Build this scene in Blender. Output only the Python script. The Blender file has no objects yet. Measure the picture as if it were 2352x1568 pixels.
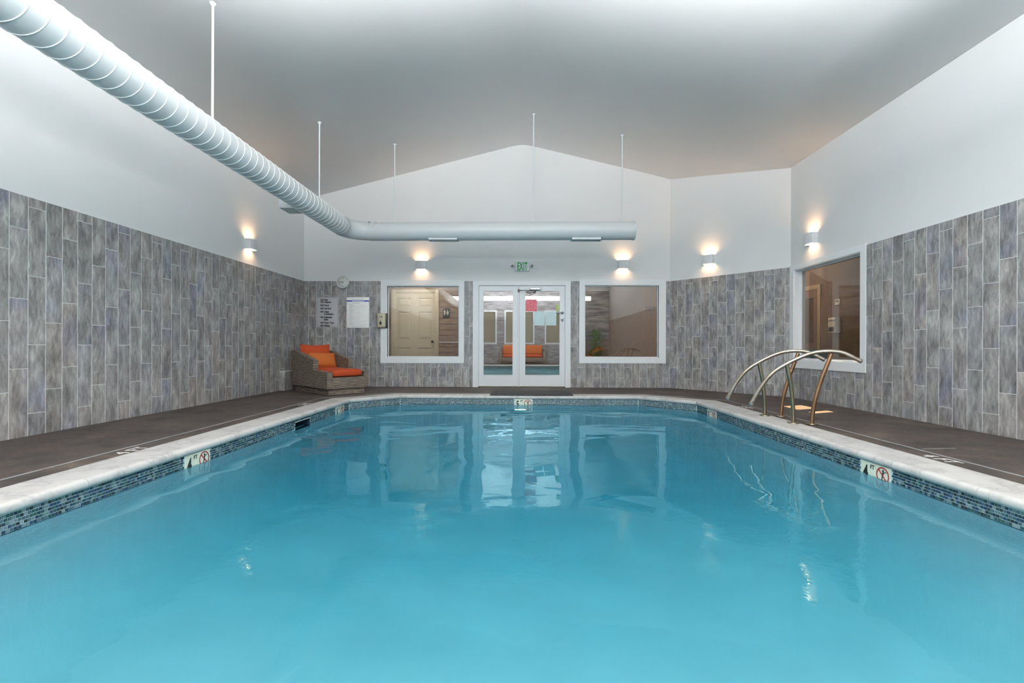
import bpy, bmesh, math, random
from math import pi, sin, cos, sqrt, atan2, radians
from mathutils import Matrix, Vector

random.seed(7)
C = bpy.context.scene.collection
scene = bpy.context.scene

# ------------------------------------------------------------------ camera
cam_d = bpy.data.cameras.new('camera')
cam = bpy.data.objects.new('camera', cam_d)
C.objects.link(cam)
cam_d.sensor_width = 36.0
cam_d.lens = 1072.3 / 2352 * 36
cam_d.shift_y = 12.9 / 2352
cam_d.clip_start = 0.02
CAM_H = 0.8014
cam.matrix_world = (Matrix.Translation((0, 0, CAM_H)) @ Matrix.Rotation(0.018, 4, 'Z')
                    @ Matrix.Rotation(pi / 2, 4, 'X') @ Matrix.Rotation(0.003, 4, 'Z'))
scene.camera = cam

# ------------------------------------------------------------------ view, world, lights
vs = scene.view_settings
scene.display_settings.display_device = 'sRGB'
vs.view_transform = 'Standard'
vs.look = 'None'
vs.exposure = 0.17
vs.gamma = 1.0
vs.use_curve_mapping = False
cy = scene.cycles
cy.use_denoising = True
cy.max_bounces = 14
cy.diffuse_bounces = 7
cy.glossy_bounces = 5
cy.transmission_bounces = 8
cy.transparent_max_bounces = 10
cy.sample_clamp_indirect = 4.0
cy.use_light_tree = True

world = bpy.data.worlds.new('sky')
scene.world = world
world.use_nodes = True
world.node_tree.nodes['Background'].inputs[0].default_value = (0.55, 0.72, 0.85, 1)
world.node_tree.nodes['Background'].inputs[1].default_value = 1.0


def lamp(name, kind, loc, energy, color=(1, 1, 1), target=None, **kw):
    d = bpy.data.lights.new(name, kind)
    d.energy = energy
    d.color = color
    for k, v in kw.items():
        setattr(d, k, v)
    o = bpy.data.objects.new(name, d)
    C.objects.link(o)
    o.location = loc
    if target is not None:
        v = Vector(target) - Vector(loc)
        o.rotation_euler = v.to_track_quat('-Z', 'Y').to_euler()
    return o


# daylight from the strip of high glazing in the wall behind the camera
lamp('clerestory_daylight', 'AREA', (0, -4.58, 3.22), 135, (0.93, 0.97, 1.0), (0, 3.0, 2.6),
     shape='RECTANGLE', size=7.0, size_y=0.22)
# photographer's flash, bounced off the ceiling behind the camera
lamp('bounce_flash_rear', 'AREA', (-0.3, -0.9, 2.3), 1120, (1.0, 0.99, 0.985), (-0.5, -1.0, 5.0),
     shape='RECTANGLE', size=3.2, size_y=3.2)
lamp('pool_ceiling_fill', 'AREA', (-0.1, 2.8, 2.9), 275, (1.0, 0.99, 0.985), (-0.1, 2.85, 6.0),  # added upward fill over the pool, brightens the ceiling
     shape='RECTANGLE', size=5.0, size_y=3.2)
# low sun entering through the corridor's two small high openings
SUN_AZ = Vector((0.92, 0.39, 0)).normalized()
SUN_EL = radians(51.5)
sun_dir = SUN_AZ * cos(SUN_EL) + Vector((0, 0, sin(SUN_EL)))
lamp('sun', 'SUN', (12, 12, 12), 46.0, (1.0, 0.68, 0.36), Vector((12, 12, 12)) - sun_dir, angle=radians(0.4))
# fill lamps added to brighten the corridor; no real fittings there
lamp('corridor_fill_left', 'AREA', (-2.3, 10.1, 2.62), 26, (1.0, 0.9, 0.74), (-2.3, 10.1, 0), size=0.5)
lamp('corridor_fill_middle', 'AREA', (1.3, 10.2, 2.62), 10, (1.0, 0.88, 0.74), (1.3, 10.2, 0), size=0.5)
lamp('side_corridor_fill', 'AREA', (4.95, 9.6, 2.62), 9, (1.0, 0.86, 0.7), (4.95, 9.6, 0), size=0.4)


# ------------------------------------------------------------------ materials
class NT:
    def __init__(self, name):
        self.m = bpy.data.materials.new(name)
        self.m.use_nodes = True
        self.t = self.m.node_tree
        self.t.nodes.clear()
        self.out = self.t.nodes.new('ShaderNodeOutputMaterial')

    def n(self, typ, ins=None, **kw):
        nd = self.t.nodes.new(typ)
        for k, v in kw.items():
            setattr(nd, k, v)
        for k, v in (ins or {}).items():
            if isinstance(v, bpy.types.NodeSocket):
                self.t.links.new(v, nd.inputs[k])
            else:
                nd.inputs[k].default_value = v
        return nd

    def link(self, a, b):
        self.t.links.new(a, b)

    def ramp(self, fac, stops, interp='LINEAR'):
        r = self.t.nodes.new('ShaderNodeValToRGB')
        r.color_ramp.interpolation = interp
        e = r.color_ramp.elements
        while len(e) > 1:
            e.remove(e[-1])
        e[0].position = stops[0][0]
        e[0].color = (*stops[0][1], 1)
        for p, c in stops[1:]:
            x = e.new(p)
            x.color = (*c, 1)
        self.link(fac, r.inputs[0])
        return r.outputs[0]

    def principled(self, **ins):
        b = self.n('ShaderNodeBsdfPrincipled', {k.replace('_', ' '): v for k, v in ins.items()})
        self.link(b.outputs[0], self.out.inputs[0])
        return b

    def bump(self, h, strength=0.2, dist=0.01):
        return self.n('ShaderNodeBump', {'Strength': strength, 'Distance': dist, 'Height': h}).outputs[0]


def rgb(c):
    return (*c, 1)


def plain(name, col, rough=0.5, metal=0.0, spec=0.5, var=0.0, scale=8, bump=0.0):
    t = NT(name)
    co = t.n('ShaderNodeTexCoord').outputs['Object']
    nz = t.n('ShaderNodeTexNoise', {'Vector': co, 'Scale': scale, 'Detail': 4.0}).outputs[0]
    lo = tuple(max(0, x * (1 - var)) for x in col)
    hi = tuple(min(1, x * (1 + var)) for x in col)
    c = t.ramp(nz, [(0.3, lo), (0.7, hi)])
    ins = dict(Base_Color=c, Roughness=rough, Metallic=metal)
    b = t.principled(**ins)
    b.inputs['Specular IOR Level'].default_value = spec
    if bump:
        t.link(t.bump(nz, bump, 0.004), b.inputs['Normal'])
    return t.m


M = {}
M['wall'] = plain('white_wall_paint', (0.75, 0.755, 0.755), 0.55, var=0.015, scale=1.5)
M['ceiling'] = plain('satin_ceiling_paint', (0.86, 0.865, 0.86), 0.30, spec=0.5, var=0.015, scale=1.2)
M['trim'] = plain('white_trim_gloss', (0.80, 0.82, 0.835), 0.35, var=0.01)
M['door'] = plain('white_door_paint', (0.78, 0.81, 0.83), 0.3, var=0.01)
M['duct'] = plain('white_duct_enamel', (0.62, 0.65, 0.66), 0.38, var=0.01)
M['sconce'] = plain('white_sconce_metal', (0.74, 0.75, 0.77), 0.4, var=0.01)
M['grout'] = plain('pale_grout', (0.72, 0.73, 0.74), 0.8, var=0.06, scale=30)
M['black'] = plain('black_plastic', (0.012, 0.012, 0.013), 0.4)
M['darkgrey'] = plain('dark_grey_rubber', (0.045, 0.045, 0.045), 0.75, var=0.25, scale=90, bump=0.3)
M['ink'] = plain('black_ink', (0.015, 0.015, 0.018), 0.5)
M['grey_ink'] = plain('grey_ink', (0.42, 0.42, 0.45), 0.6)
M['blue_ink'] = plain('blue_ink', (0.02, 0.06, 0.42), 0.5)
M['red_ink'] = plain('dark_red_ink', (0.32, 0.012, 0.015), 0.4)
M['white_paint'] = plain('white_floor_paint', (0.72, 0.71, 0.69), 0.6, var=0.25, scale=60)
M['paper'] = plain('white_paper', (0.98, 0.97, 0.95), 0.5)
M['sign_grey'] = plain('pale_grey_sign', (0.47, 0.47, 0.50), 0.4)
M['sign_edge'] = plain('grey_sign_edge', (0.27, 0.27, 0.29), 0.4)
M['cream_tile'] = plain('cream_marker_tile', (0.66, 0.68, 0.56), 0.2, var=0.06)
M['beige_plastic'] = plain('beige_plastic', (0.50, 0.48, 0.34), 0.3)
M['steel'] = plain('brushed_steel', (0.55, 0.56, 0.57), 0.28, metal=1.0, var=0.08)
M['iron'] = plain('dark_closer_arm', (0.10, 0.10, 0.105), 0.4, metal=0.6)
M['green_letters'] = plain('green_letters', (0.0, 0.27, 0.06), 0.4)
M['exit_white'] = plain('white_exit_plastic', (0.72, 0.76, 0.76), 0.35)
M['lens_grey'] = plain('grey_lamp_lens', (0.22, 0.20, 0.19), 0.25)
M['clock_face'] = plain('clock_face', (0.72, 0.74, 0.70), 0.15)
M['clock_rim'] = plain('pale_clock_rim', (0.62, 0.66, 0.63), 0.3)
M['red_paper'] = None
M['orange_red'] = None
M['skimmer'] = plain('dark_skimmer_plastic', (0.02, 0.035, 0.06), 0.4)
M['plaster'] = plain('pool_plaster', (0.585, 0.665, 0.69), 0.7, var=0.05, scale=2.0)
M['pool_grout'] = plain('pool_tile_grout', (0.50, 0.60, 0.60), 0.7, var=0.05)
M['joint'] = plain('grey_joint_sealant', (0.26, 0.26, 0.27), 0.7, var=0.15, scale=20)
M['tan_wall'] = plain('tan_corridor_wall', (0.26, 0.205, 0.165), 0.6, var=0.03)
M['brown_wall'] = plain('brown_corridor_wall', (0.17, 0.12, 0.09), 0.6, var=0.03)
M['cream_door'] = plain('cream_panel_door', (0.56, 0.54, 0.44), 0.4, var=0.02)
M['corridor_floor'] = plain('corridor_floor', (0.14, 0.11, 0.09), 0.5, var=0.2)
M['white_part'] = plain('white_plastic', (0.75, 0.75, 0.74), 0.35)
M['teal_fabric'] = plain('teal_fabric', (0.02, 0.17, 0.19), 0.8, var=0.15, scale=40)
M['terracotta'] = plain('clay_pot', (0.16, 0.09, 0.06), 0.7)
M['leaf'] = plain('green_leaf', (0.12, 0.27, 0.02), 0.5, var=0.5, scale=6)
M['blind'] = plain('olive_blind_slat', (0.26, 0.24, 0.17), 0.5)
M['stone'] = None


def emit(name, col, s):
    t = NT(name)
    e = t.n('ShaderNodeEmission', {'Color': rgb(col), 'Strength': s})
    t.link(e.outputs[0], t.out.inputs[0])
    return t.m


M['lamp_glass'] = emit('lit_sconce_glass', (1.0, 0.58, 0.30), 90.0)
M['lamp_glass_low'] = emit('lit_sconce_glass_lower', (1.0, 0.60, 0.33), 52.0)
M['pool_lens'] = emit('lit_pool_lens', (0.85, 1.0, 0.97), 30.0)


def tile_material():
    t = NT('grey_wood_grain_tile')
    co = t.n('ShaderNodeTexCoord').outputs['Object']
    rnd = t.n('ShaderNodeObjectInfo').outputs['Random']
    off = t.n('ShaderNodeVectorMath', {0: co}, operation='ADD')
    sc = t.n('ShaderNodeCombineXYZ')
    for i, k in enumerate((37.0, 91.0, 53.0)):
        mm = t.n('ShaderNodeMath', {0: rnd, 1: k}, operation='MULTIPLY')
        t.link(mm.outputs[0], sc.inputs[i])
    t.link(sc.outputs[0], off.inputs[1])
    mp = t.n('ShaderNodeMapping', {'Vector': off.outputs[0], 'Scale': (1.0, 1.0, 0.22)})
    warp = t.n('ShaderNodeTexNoise', {'Vector': off.outputs[0], 'Scale': 5.0, 'Detail': 2.0})
    mv = t.n('ShaderNodeVectorMath', {0: warp.outputs['Color'], 1: (0.09, 0.0, 0.05)}, operation='MULTIPLY')
    ad = t.n('ShaderNodeVectorMath', {0: mp.outputs[0], 1: mv.outputs[0]}, operation='ADD')
    grain = t.n('ShaderNodeTexNoise', {'Vector': ad.outputs[0], 'Scale': 42.0, 'Detail': 6.0, 'Roughness': 0.62}).outputs[0]
    mp2 = t.n('ShaderNodeMapping', {'Vector': off.outputs[0], 'Scale': (1.0, 1.0, 0.4)})
    cloud = t.n('ShaderNodeTexNoise', {'Vector': mp2.outputs[0], 'Scale': 10.0, 'Detail': 3.0}).outputs[0]
    mix = t.n('ShaderNodeMath', {0: grain, 1: 0.52}, operation='MULTIPLY')
    mix2 = t.n('ShaderNodeMath', {0: cloud, 1: 0.48, 2: mix.outputs[0]}, operation='MULTIPLY_ADD')
    base = t.ramp(mix2.outputs[0], [(0.35, (0.12, 0.118, 0.118)), (0.46, (0.225, 0.222, 0.220)),
                                    (0.54, (0.305, 0.302, 0.298)), (0.65, (0.46, 0.455, 0.445))])
    hue = t.ramp(rnd, [(0.0, (1.0, 0.99, 0.97)), (0.2, (0.97, 0.98, 1.0)), (0.4, (1.12, 1.11, 1.09)),
                       (0.55, (0.92, 0.93, 0.99)), (0.7, (1.03, 0.99, 0.97)), (0.85, (0.84, 0.84, 0.85)),
                       (0.95, (1.1, 1.02, 0.99)), (1.0, (1.0, 1.0, 1.0))])
    # broad bluish clouds in part of the glaze
    blue = t.n('ShaderNodeTexNoise', {'Vector': off.outputs[0], 'Scale': 2.6, 'Detail': 1.0}).outputs[0]
    bl = t.ramp(blue, [(0.56, (1, 1, 1)), (0.72, (0.84, 0.87, 1.03))])
    m1 = t.n('ShaderNodeMix', {'Factor': 1.0, 'A': base, 'B': hue}, data_type='RGBA', blend_type='MULTIPLY') if False else None
    a = t.n('ShaderNodeMixRGB', {0: 1.0, 1: base, 2: hue}, blend_type='MULTIPLY').outputs[0]
    b = t.n('ShaderNodeMixRGB', {0: 1.0, 1: a, 2: bl}, blend_type='MULTIPLY').outputs[0]
    p = t.principled(Base_Color=b, Roughness=0.42)
    t.link(t.bump(grain, 0.12, 0.002), p.inputs['Normal'])
    return t.m


M['tile'] = tile_material()


def mosaic_material(island):
    t = NT('glass_mosaic_' + ('joined' if island else 'single'))
    if island:
        r = t.n('ShaderNodeNewGeometry').outputs['Random Per Island']
    else:
        r = t.n('ShaderNodeObjectInfo').outputs['Random']
    cols = [(0.014, 0.030, 0.060), (0.050, 0.092, 0.115), (0.022, 0.070, 0.080), (0.12, 0.175, 0.20),
            (0.018, 0.045, 0.052), (0.095, 0.165, 0.165), (0.020, 0.048, 0.10), (0.018, 0.022, 0.028),
            (0.062, 0.112, 0.14), (0.17, 0.225, 0.245), (0.030, 0.072, 0.066), (0.020, 0.036, 0.075)]
    c = t.ramp(r, [(i / len(cols), x) for i, x in enumerate(cols)], 'CONSTANT')
    t.principled(Base_Color=c, Roughness=0.12)
    return t.m


M['mosaic'] = mosaic_material(False)
M['mosaic_joined'] = mosaic_material(True)


def marble():
    t = NT('white_marble')
    co = t.n('ShaderNodeNewGeometry').outputs['Position']
    rnd = t.n('ShaderNodeObjectInfo').outputs['Random']
    w = t.n('ShaderNodeTexNoise', {'Vector': co, 'Scale': 2.4, 'Detail': 5.0, 'Roughness': 0.6})
    v = t.n('ShaderNodeVectorMath', {0: w.outputs['Color'], 1: (0.9, 0.9, 0.9)}, operation='MULTIPLY')
    ad = t.n('ShaderNodeVectorMath', {0: co, 1: v.outputs[0]}, operation='ADD')
    n2 = t.n('ShaderNodeTexNoise', {'Vector': ad.outputs[0], 'Scale': 2.2, 'Detail': 4.0}).outputs[0]
    d = t.n('ShaderNodeMath', {0: n2, 1: 0.5}, operation='SUBTRACT')
    ab = t.n('ShaderNodeMath', {0: d.outputs[0]}, operation='ABSOLUTE').outputs[0]
    col = t.ramp(ab, [(0.0, (0.35, 0.34, 0.345)), (0.02, (0.43, 0.42, 0.41)), (0.07, (0.49, 0.478, 0.465)), (0.3, (0.52, 0.51, 0.50))])
    tint = t.ramp(rnd, [(0, (0.95, 0.95, 0.95)), (0.5, (1.0, 0.99, 0.97)), (1.0, (1.04, 1.03, 1.02))])
    a = t.n('ShaderNodeMixRGB', {0: 1.0, 1: col, 2: tint}, blend_type='MULTIPLY').outputs[0]
    t.principled(Base_Color=a, Roughness=0.42)
    return t.m


M['marble'] = marble()


def deck():
    t = NT('brown_stamped_concrete')
    co = t.n('ShaderNodeTexCoord').outputs['Object']
    n1 = t.n('ShaderNodeTexNoise', {'Vector': co, 'Scale': 2.2, 'Detail': 8.0, 'Roughness': 0.7}).outputs[0]
    n2 = t.n('ShaderNodeTexNoise', {'Vector': co, 'Scale': 20.0, 'Detail': 8.0, 'Roughness': 0.82}).outputs[0]
    c1 = t.ramp(n1, [(0.36, (0.026, 0.021, 0.018)), (0.47, (0.055, 0.045, 0.039)), (0.56, (0.072, 0.053, 0.046)), (0.66, (0.115, 0.094, 0.072))])
    c2 = t.ramp(n2, [(0.3, (0.55, 0.55, 0.55)), (0.52, (1.0, 1.0, 1.0)), (0.66, (1.6, 1.55, 1.45)), (0.74, (3.0, 2.9, 2.8))])
    a = t.n('ShaderNodeMixRGB', {0: 1.0, 1: c1, 2: c2}, blend_type='MULTIPLY').outputs[0]
    p = t.principled(Base_Color=a, Roughness=0.62)
    hh = t.n('ShaderNodeMath', {0: n1, 1: 0.6, 2: n2}, operation='MULTIPLY_ADD').outputs[0]
    t.link(t.bump(hh, 0.5, 0.006), p.inputs['Normal'])
    return t.m


M['deck'] = deck()


def water():
    t = NT('clear_pool_water')
    co = t.n('ShaderNodeTexCoord').outputs['Object']
    mp = t.n('ShaderNodeMapping', {'Vector': co, 'Scale': (1.0, 1.35, 1.0)})
    # long slow swell everywhere; fine ripples only in a patch stirred by the return jets
    n1 = t.n('ShaderNodeTexNoise', {'Vector': mp.outputs[0], 'Scale': 1.3, 'Detail': 1.0, 'Distortion': 0.6}).outputs[0]
    n2 = t.n('ShaderNodeTexNoise', {'Vector': mp.outputs[0], 'Scale': 15.0, 'Detail': 2.0, 'Distortion': 0.6}).outputs[0]
    n4 = t.n('ShaderNodeTexNoise', {'Vector': mp.outputs[0], 'Scale': 5.0, 'Detail': 1.0, 'Distortion': 1.0}).outputs[0]
    n3 = t.n('ShaderNodeTexNoise', {'Vector': mp.outputs[0], 'Scale': 0.7, 'Detail': 1.0}).outputs[0]
    sp = t.n('ShaderNodeSeparateXYZ', {0: co})
    yd = t.n('ShaderNodeMath', {0: sp.outputs[1], 1: 2.3}, operation='SUBTRACT').outputs[0]
    yw = t.n('ShaderNodeMath', {0: n3, 1: 2.4, 2: yd}, operation='MULTIPLY_ADD').outputs[0]
    ya = t.n('ShaderNodeMath', {0: yw, 1: 1.2}, operation='SUBTRACT').outputs[0]
    yb = t.n('ShaderNodeMath', {0: ya}, operation='ABSOLUTE').outputs[0]
    gate = t.ramp(yb, [(0.25, (1, 1, 1)), (0.95, (0.05, 0.05, 0.05))])
    f2 = t.n('ShaderNodeMath', {0: n2, 1: gate}, operation='MULTIPLY').outputs[0]
    f4 = t.n('ShaderNodeMath', {0: n4, 1: 0.05, 2: n1}, operation='MULTIPLY_ADD').outputs[0]
    f3 = t.n('ShaderNodeMath', {0: f2, 1: 0.075, 2: f4}, operation='MULTIPLY_ADD').outputs[0]
    bp = t.bump(f3, 1.0, 0.012)
    fr = t.n('ShaderNodeFresnel', {'IOR': 1.333, 'Normal': bp}).outputs[0]
    rf = t.n('ShaderNodeBsdfRefraction', {'Color': (1.0, 1.0, 1.0, 1), 'IOR': 1.333, 'Roughness': 0.0, 'Normal': bp})
    gl = t.n('ShaderNodeBsdfGlossy', {'Color': (0.60, 0.92, 1.0, 1), 'Roughness': 0.0, 'Normal': bp})
    g = t.n('ShaderNodeMixShader', {0: fr, 1: rf.outputs[0], 2: gl.outputs[0]})
    t.link(g.outputs[0], t.out.inputs[0])
    va = t.n('ShaderNodeVolumeAbsorption', {'Color': (0.0, 0.775, 0.87, 1), 'Density': 0.70})
    t.link(va.outputs[0], t.out.inputs[1])
    return t.m


M['water'] = water()


def pane(name, refl, tint):
    t = NT(name)
    fc = t.n('ShaderNodeLayerWeight', {'Blend': 0.5}).outputs['Facing']
    p5 = t.n('ShaderNodeMath', {0: fc, 1: 5.0}, operation='POWER').outputs[0]
    f = t.n('ShaderNodeMath', {0: p5, 1: 0.9, 2: refl + 0.06}, operation='MULTIPLY_ADD', use_clamp=True).outputs[0]
    tr = t.n('ShaderNodeBsdfTransparent', {'Color': rgb(tint)})
    gl = t.n('ShaderNodeBsdfGlossy', {'Color': (0.95, 0.95, 0.95, 1), 'Roughness': 0.0})
    mx = t.n('ShaderNodeMixShader', {0: f, 1: tr.outputs[0], 2: gl.outputs[0]})
    t.link(mx.outputs[0], t.out.inputs[0])
    return t.m


M['door_glass'] = pane('reflective_door_glass', 0.22, (0.80, 0.80, 0.80))
M['window_glass'] = pane('tinted_window_glass', 0.03, (0.82, 0.80, 0.78))


def bronze(name, cols):
    t = NT(name)
    co = t.n('ShaderNodeTexCoord').outputs['Object']
    n1 = t.n('ShaderNodeTexNoise', {'Vector': co, 'Scale': 5.0, 'Detail': 5.0, 'Roughness': 0.6}).outputs[0]
    c = t.ramp(n1, list(zip((0.3, 0.45, 0.55, 0.7), cols)))
    r = t.ramp(n1, [(0.3, (0.36, 0.36, 0.36)), (0.7, (0.24, 0.24, 0.24))])
    t.principled(Base_Color=c, Metallic=1.0, Roughness=r)
    return t.m


M['bronze'] = bronze('weathered_bronze_steel', [(0.30, 0.22, 0.13), (0.36, 0.29, 0.20), (0.30, 0.27, 0.19), (0.40, 0.35, 0.27)])
M['rail_steel'] = bronze('tarnished_rail_steel', [(0.34, 0.27, 0.18), (0.42, 0.36, 0.28), (0.50, 0.46, 0.40), (0.38, 0.32, 0.23)])
M['copper'] = bronze('copper_toned_post', [(0.42, 0.21, 0.11), (0.46, 0.27, 0.16), (0.38, 0.22, 0.13), (0.47, 0.33, 0.22)])


def wicker():
    t = NT('grey_brown_woven_wicker')
    co = t.n('ShaderNodeTexCoord').outputs['Object']
    s = t.n('ShaderNodeSeparateXYZ', {0: co})
    z = t.n('ShaderNodeMath', {0: s.outputs[2], 1: 2 * pi / 0.027}, operation='MULTIPLY').outputs[0]
    band = t.n('ShaderNodeMath', {0: z}, operation='SINE').outputs[0]
    xy = t.n('ShaderNodeMath', {0: s.outputs[0], 1: s.outputs[1]}, operation='ADD').outputs[0]
    xs = t.n('ShaderNodeMath', {0: xy, 1: 2 * pi / 0.022}, operation='MULTIPLY').outputs[0]
    rows = t.n('ShaderNodeMath', {0: z, 1: 0.5}, operation='MULTIPLY').outputs[0]
    ph = t.n('ShaderNodeMath', {0: xs, 1: rows}, operation='ADD').outputs[0]
    weave = t.n('ShaderNodeMath', {0: ph}, operation='SINE').outputs[0]
    mp = t.n('ShaderNodeMapping', {'Vector': co, 'Scale': (9, 9, 60)})
    nz = t.n('ShaderNodeTexNoise', {'Vector': mp.outputs[0], 'Scale': 1.0, 'Detail': 3.0}).outputs[0]
    h0 = t.n('ShaderNodeMath', {0: band, 1: 0.22, 2: nz}, operation='MULTIPLY_ADD').outputs[0]
    h = t.n('ShaderNodeMath', {0: weave, 1: 0.02, 2: h0}, operation='MULTIPLY_ADD').outputs[0]
    c = t.ramp(h, [(0.15, (0.045, 0.034, 0.028)), (0.45, (0.14, 0.112, 0.09)), (0.65, (0.22, 0.185, 0.145)), (0.9, (0.30, 0.26, 0.20))])
    p = t.principled(Base_Color=c, Roughness=0.6)
    t.link(t.bump(h, 0.8, 0.006), p.inputs['Normal'])
    return t.m


M['wicker'] = wicker()


def fabric(name, col):
    t = NT(name)
    co = t.n('ShaderNodeTexCoord').outputs['Object']
    n = t.n('ShaderNodeTexNoise', {'Vector': co, 'Scale': 160.0, 'Detail': 2.0}).outputs[0]
    n2 = t.n('ShaderNodeTexNoise', {'Vector': co, 'Scale': 6.0, 'Detail': 2.0}).outputs[0]
    c = t.ramp(n, [(0.3, tuple(x * 0.88 for x in col)), (0.7, tuple(min(1, x * 1.1) for x in col))])
    p = t.principled(Base_Color=c, Roughness=0.85)
    h = t.n('ShaderNodeMath', {0: n2, 1: 3.0, 2: n}, operation='MULTIPLY_ADD').outputs[0]
    t.link(t.bump(h, 0.25, 0.004), p.inputs['Normal'])
    return t.m


M['orange_red'] = fabric('orange_red_fabric', (0.43, 0.055, 0.010))
M['orange'] = fabric('orange_fabric', (0.50, 0.125, 0.020))


def red_paper():
    t = NT('pink_red_notice_paper')
    co = t.n('ShaderNodeTexCoord').outputs['Object']
    mp = t.n('ShaderNodeMapping', {'Vector': co, 'Scale': (60, 1, 30)})
    n = t.n('ShaderNodeTexNoise', {'Vector': mp.outputs[0], 'Scale': 1.0, 'Detail': 4.0}).outputs[0]
    c = t.ramp(n, [(0.44, (0.62, 0.05, 0.085)), (0.6, (0.70, 0.16, 0.20)), (0.72, (0.8, 0.5, 0.52))])
    t.principled(Base_Color=c, Roughness=0.35)
    return t.m


M['red_paper'] = red_paper()
M['blue_paper'] = plain('pale_blue_sheet', (0.50, 0.66, 0.68), 0.3, var=0.03)
M['yellow_paper'] = plain('yellow_green_sheet', (0.42, 0.50, 0.16), 0.4, var=0.2, scale=40)


def stone():
    t = NT('streaked_grey_stone')
    co = t.n('ShaderNodeTexCoord').outputs['Object']
    mp = t.n('ShaderNodeMapping', {'Vector': co, 'Scale': (1.2, 1, 7)})
    n = t.n('ShaderNodeTexNoise', {'Vector': mp.outputs[0], 'Scale': 2.0, 'Detail': 5.0}).outputs[0]
    c = t.ramp(n, [(0.35, (0.14, 0.14, 0.15)), (0.55, (0.34, 0.34, 0.35)), (0.7, (0.50, 0.50, 0.50))])
    t.principled(Base_Color=c, Roughness=0.5)
    return t.m


M['stone'] = stone()


def siding():
    t = NT('tan_siding_paint')
    co = t.n('ShaderNodeTexCoord').outputs['Object']
    s = t.n('ShaderNodeSeparateXYZ', {0: co})
    n = t.n('ShaderNodeTexNoise', {'Vector': co, 'Scale': 7.0, 'Detail': 2.0}).outputs[0]
    c = t.ramp(n, [(0.3, (0.27, 0.20, 0.155)), (0.7, (0.32, 0.245, 0.19))])
    t.principled(Base_Color=c, Roughness=0.6)
    return t.m


M['siding'] = siding()


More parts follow.
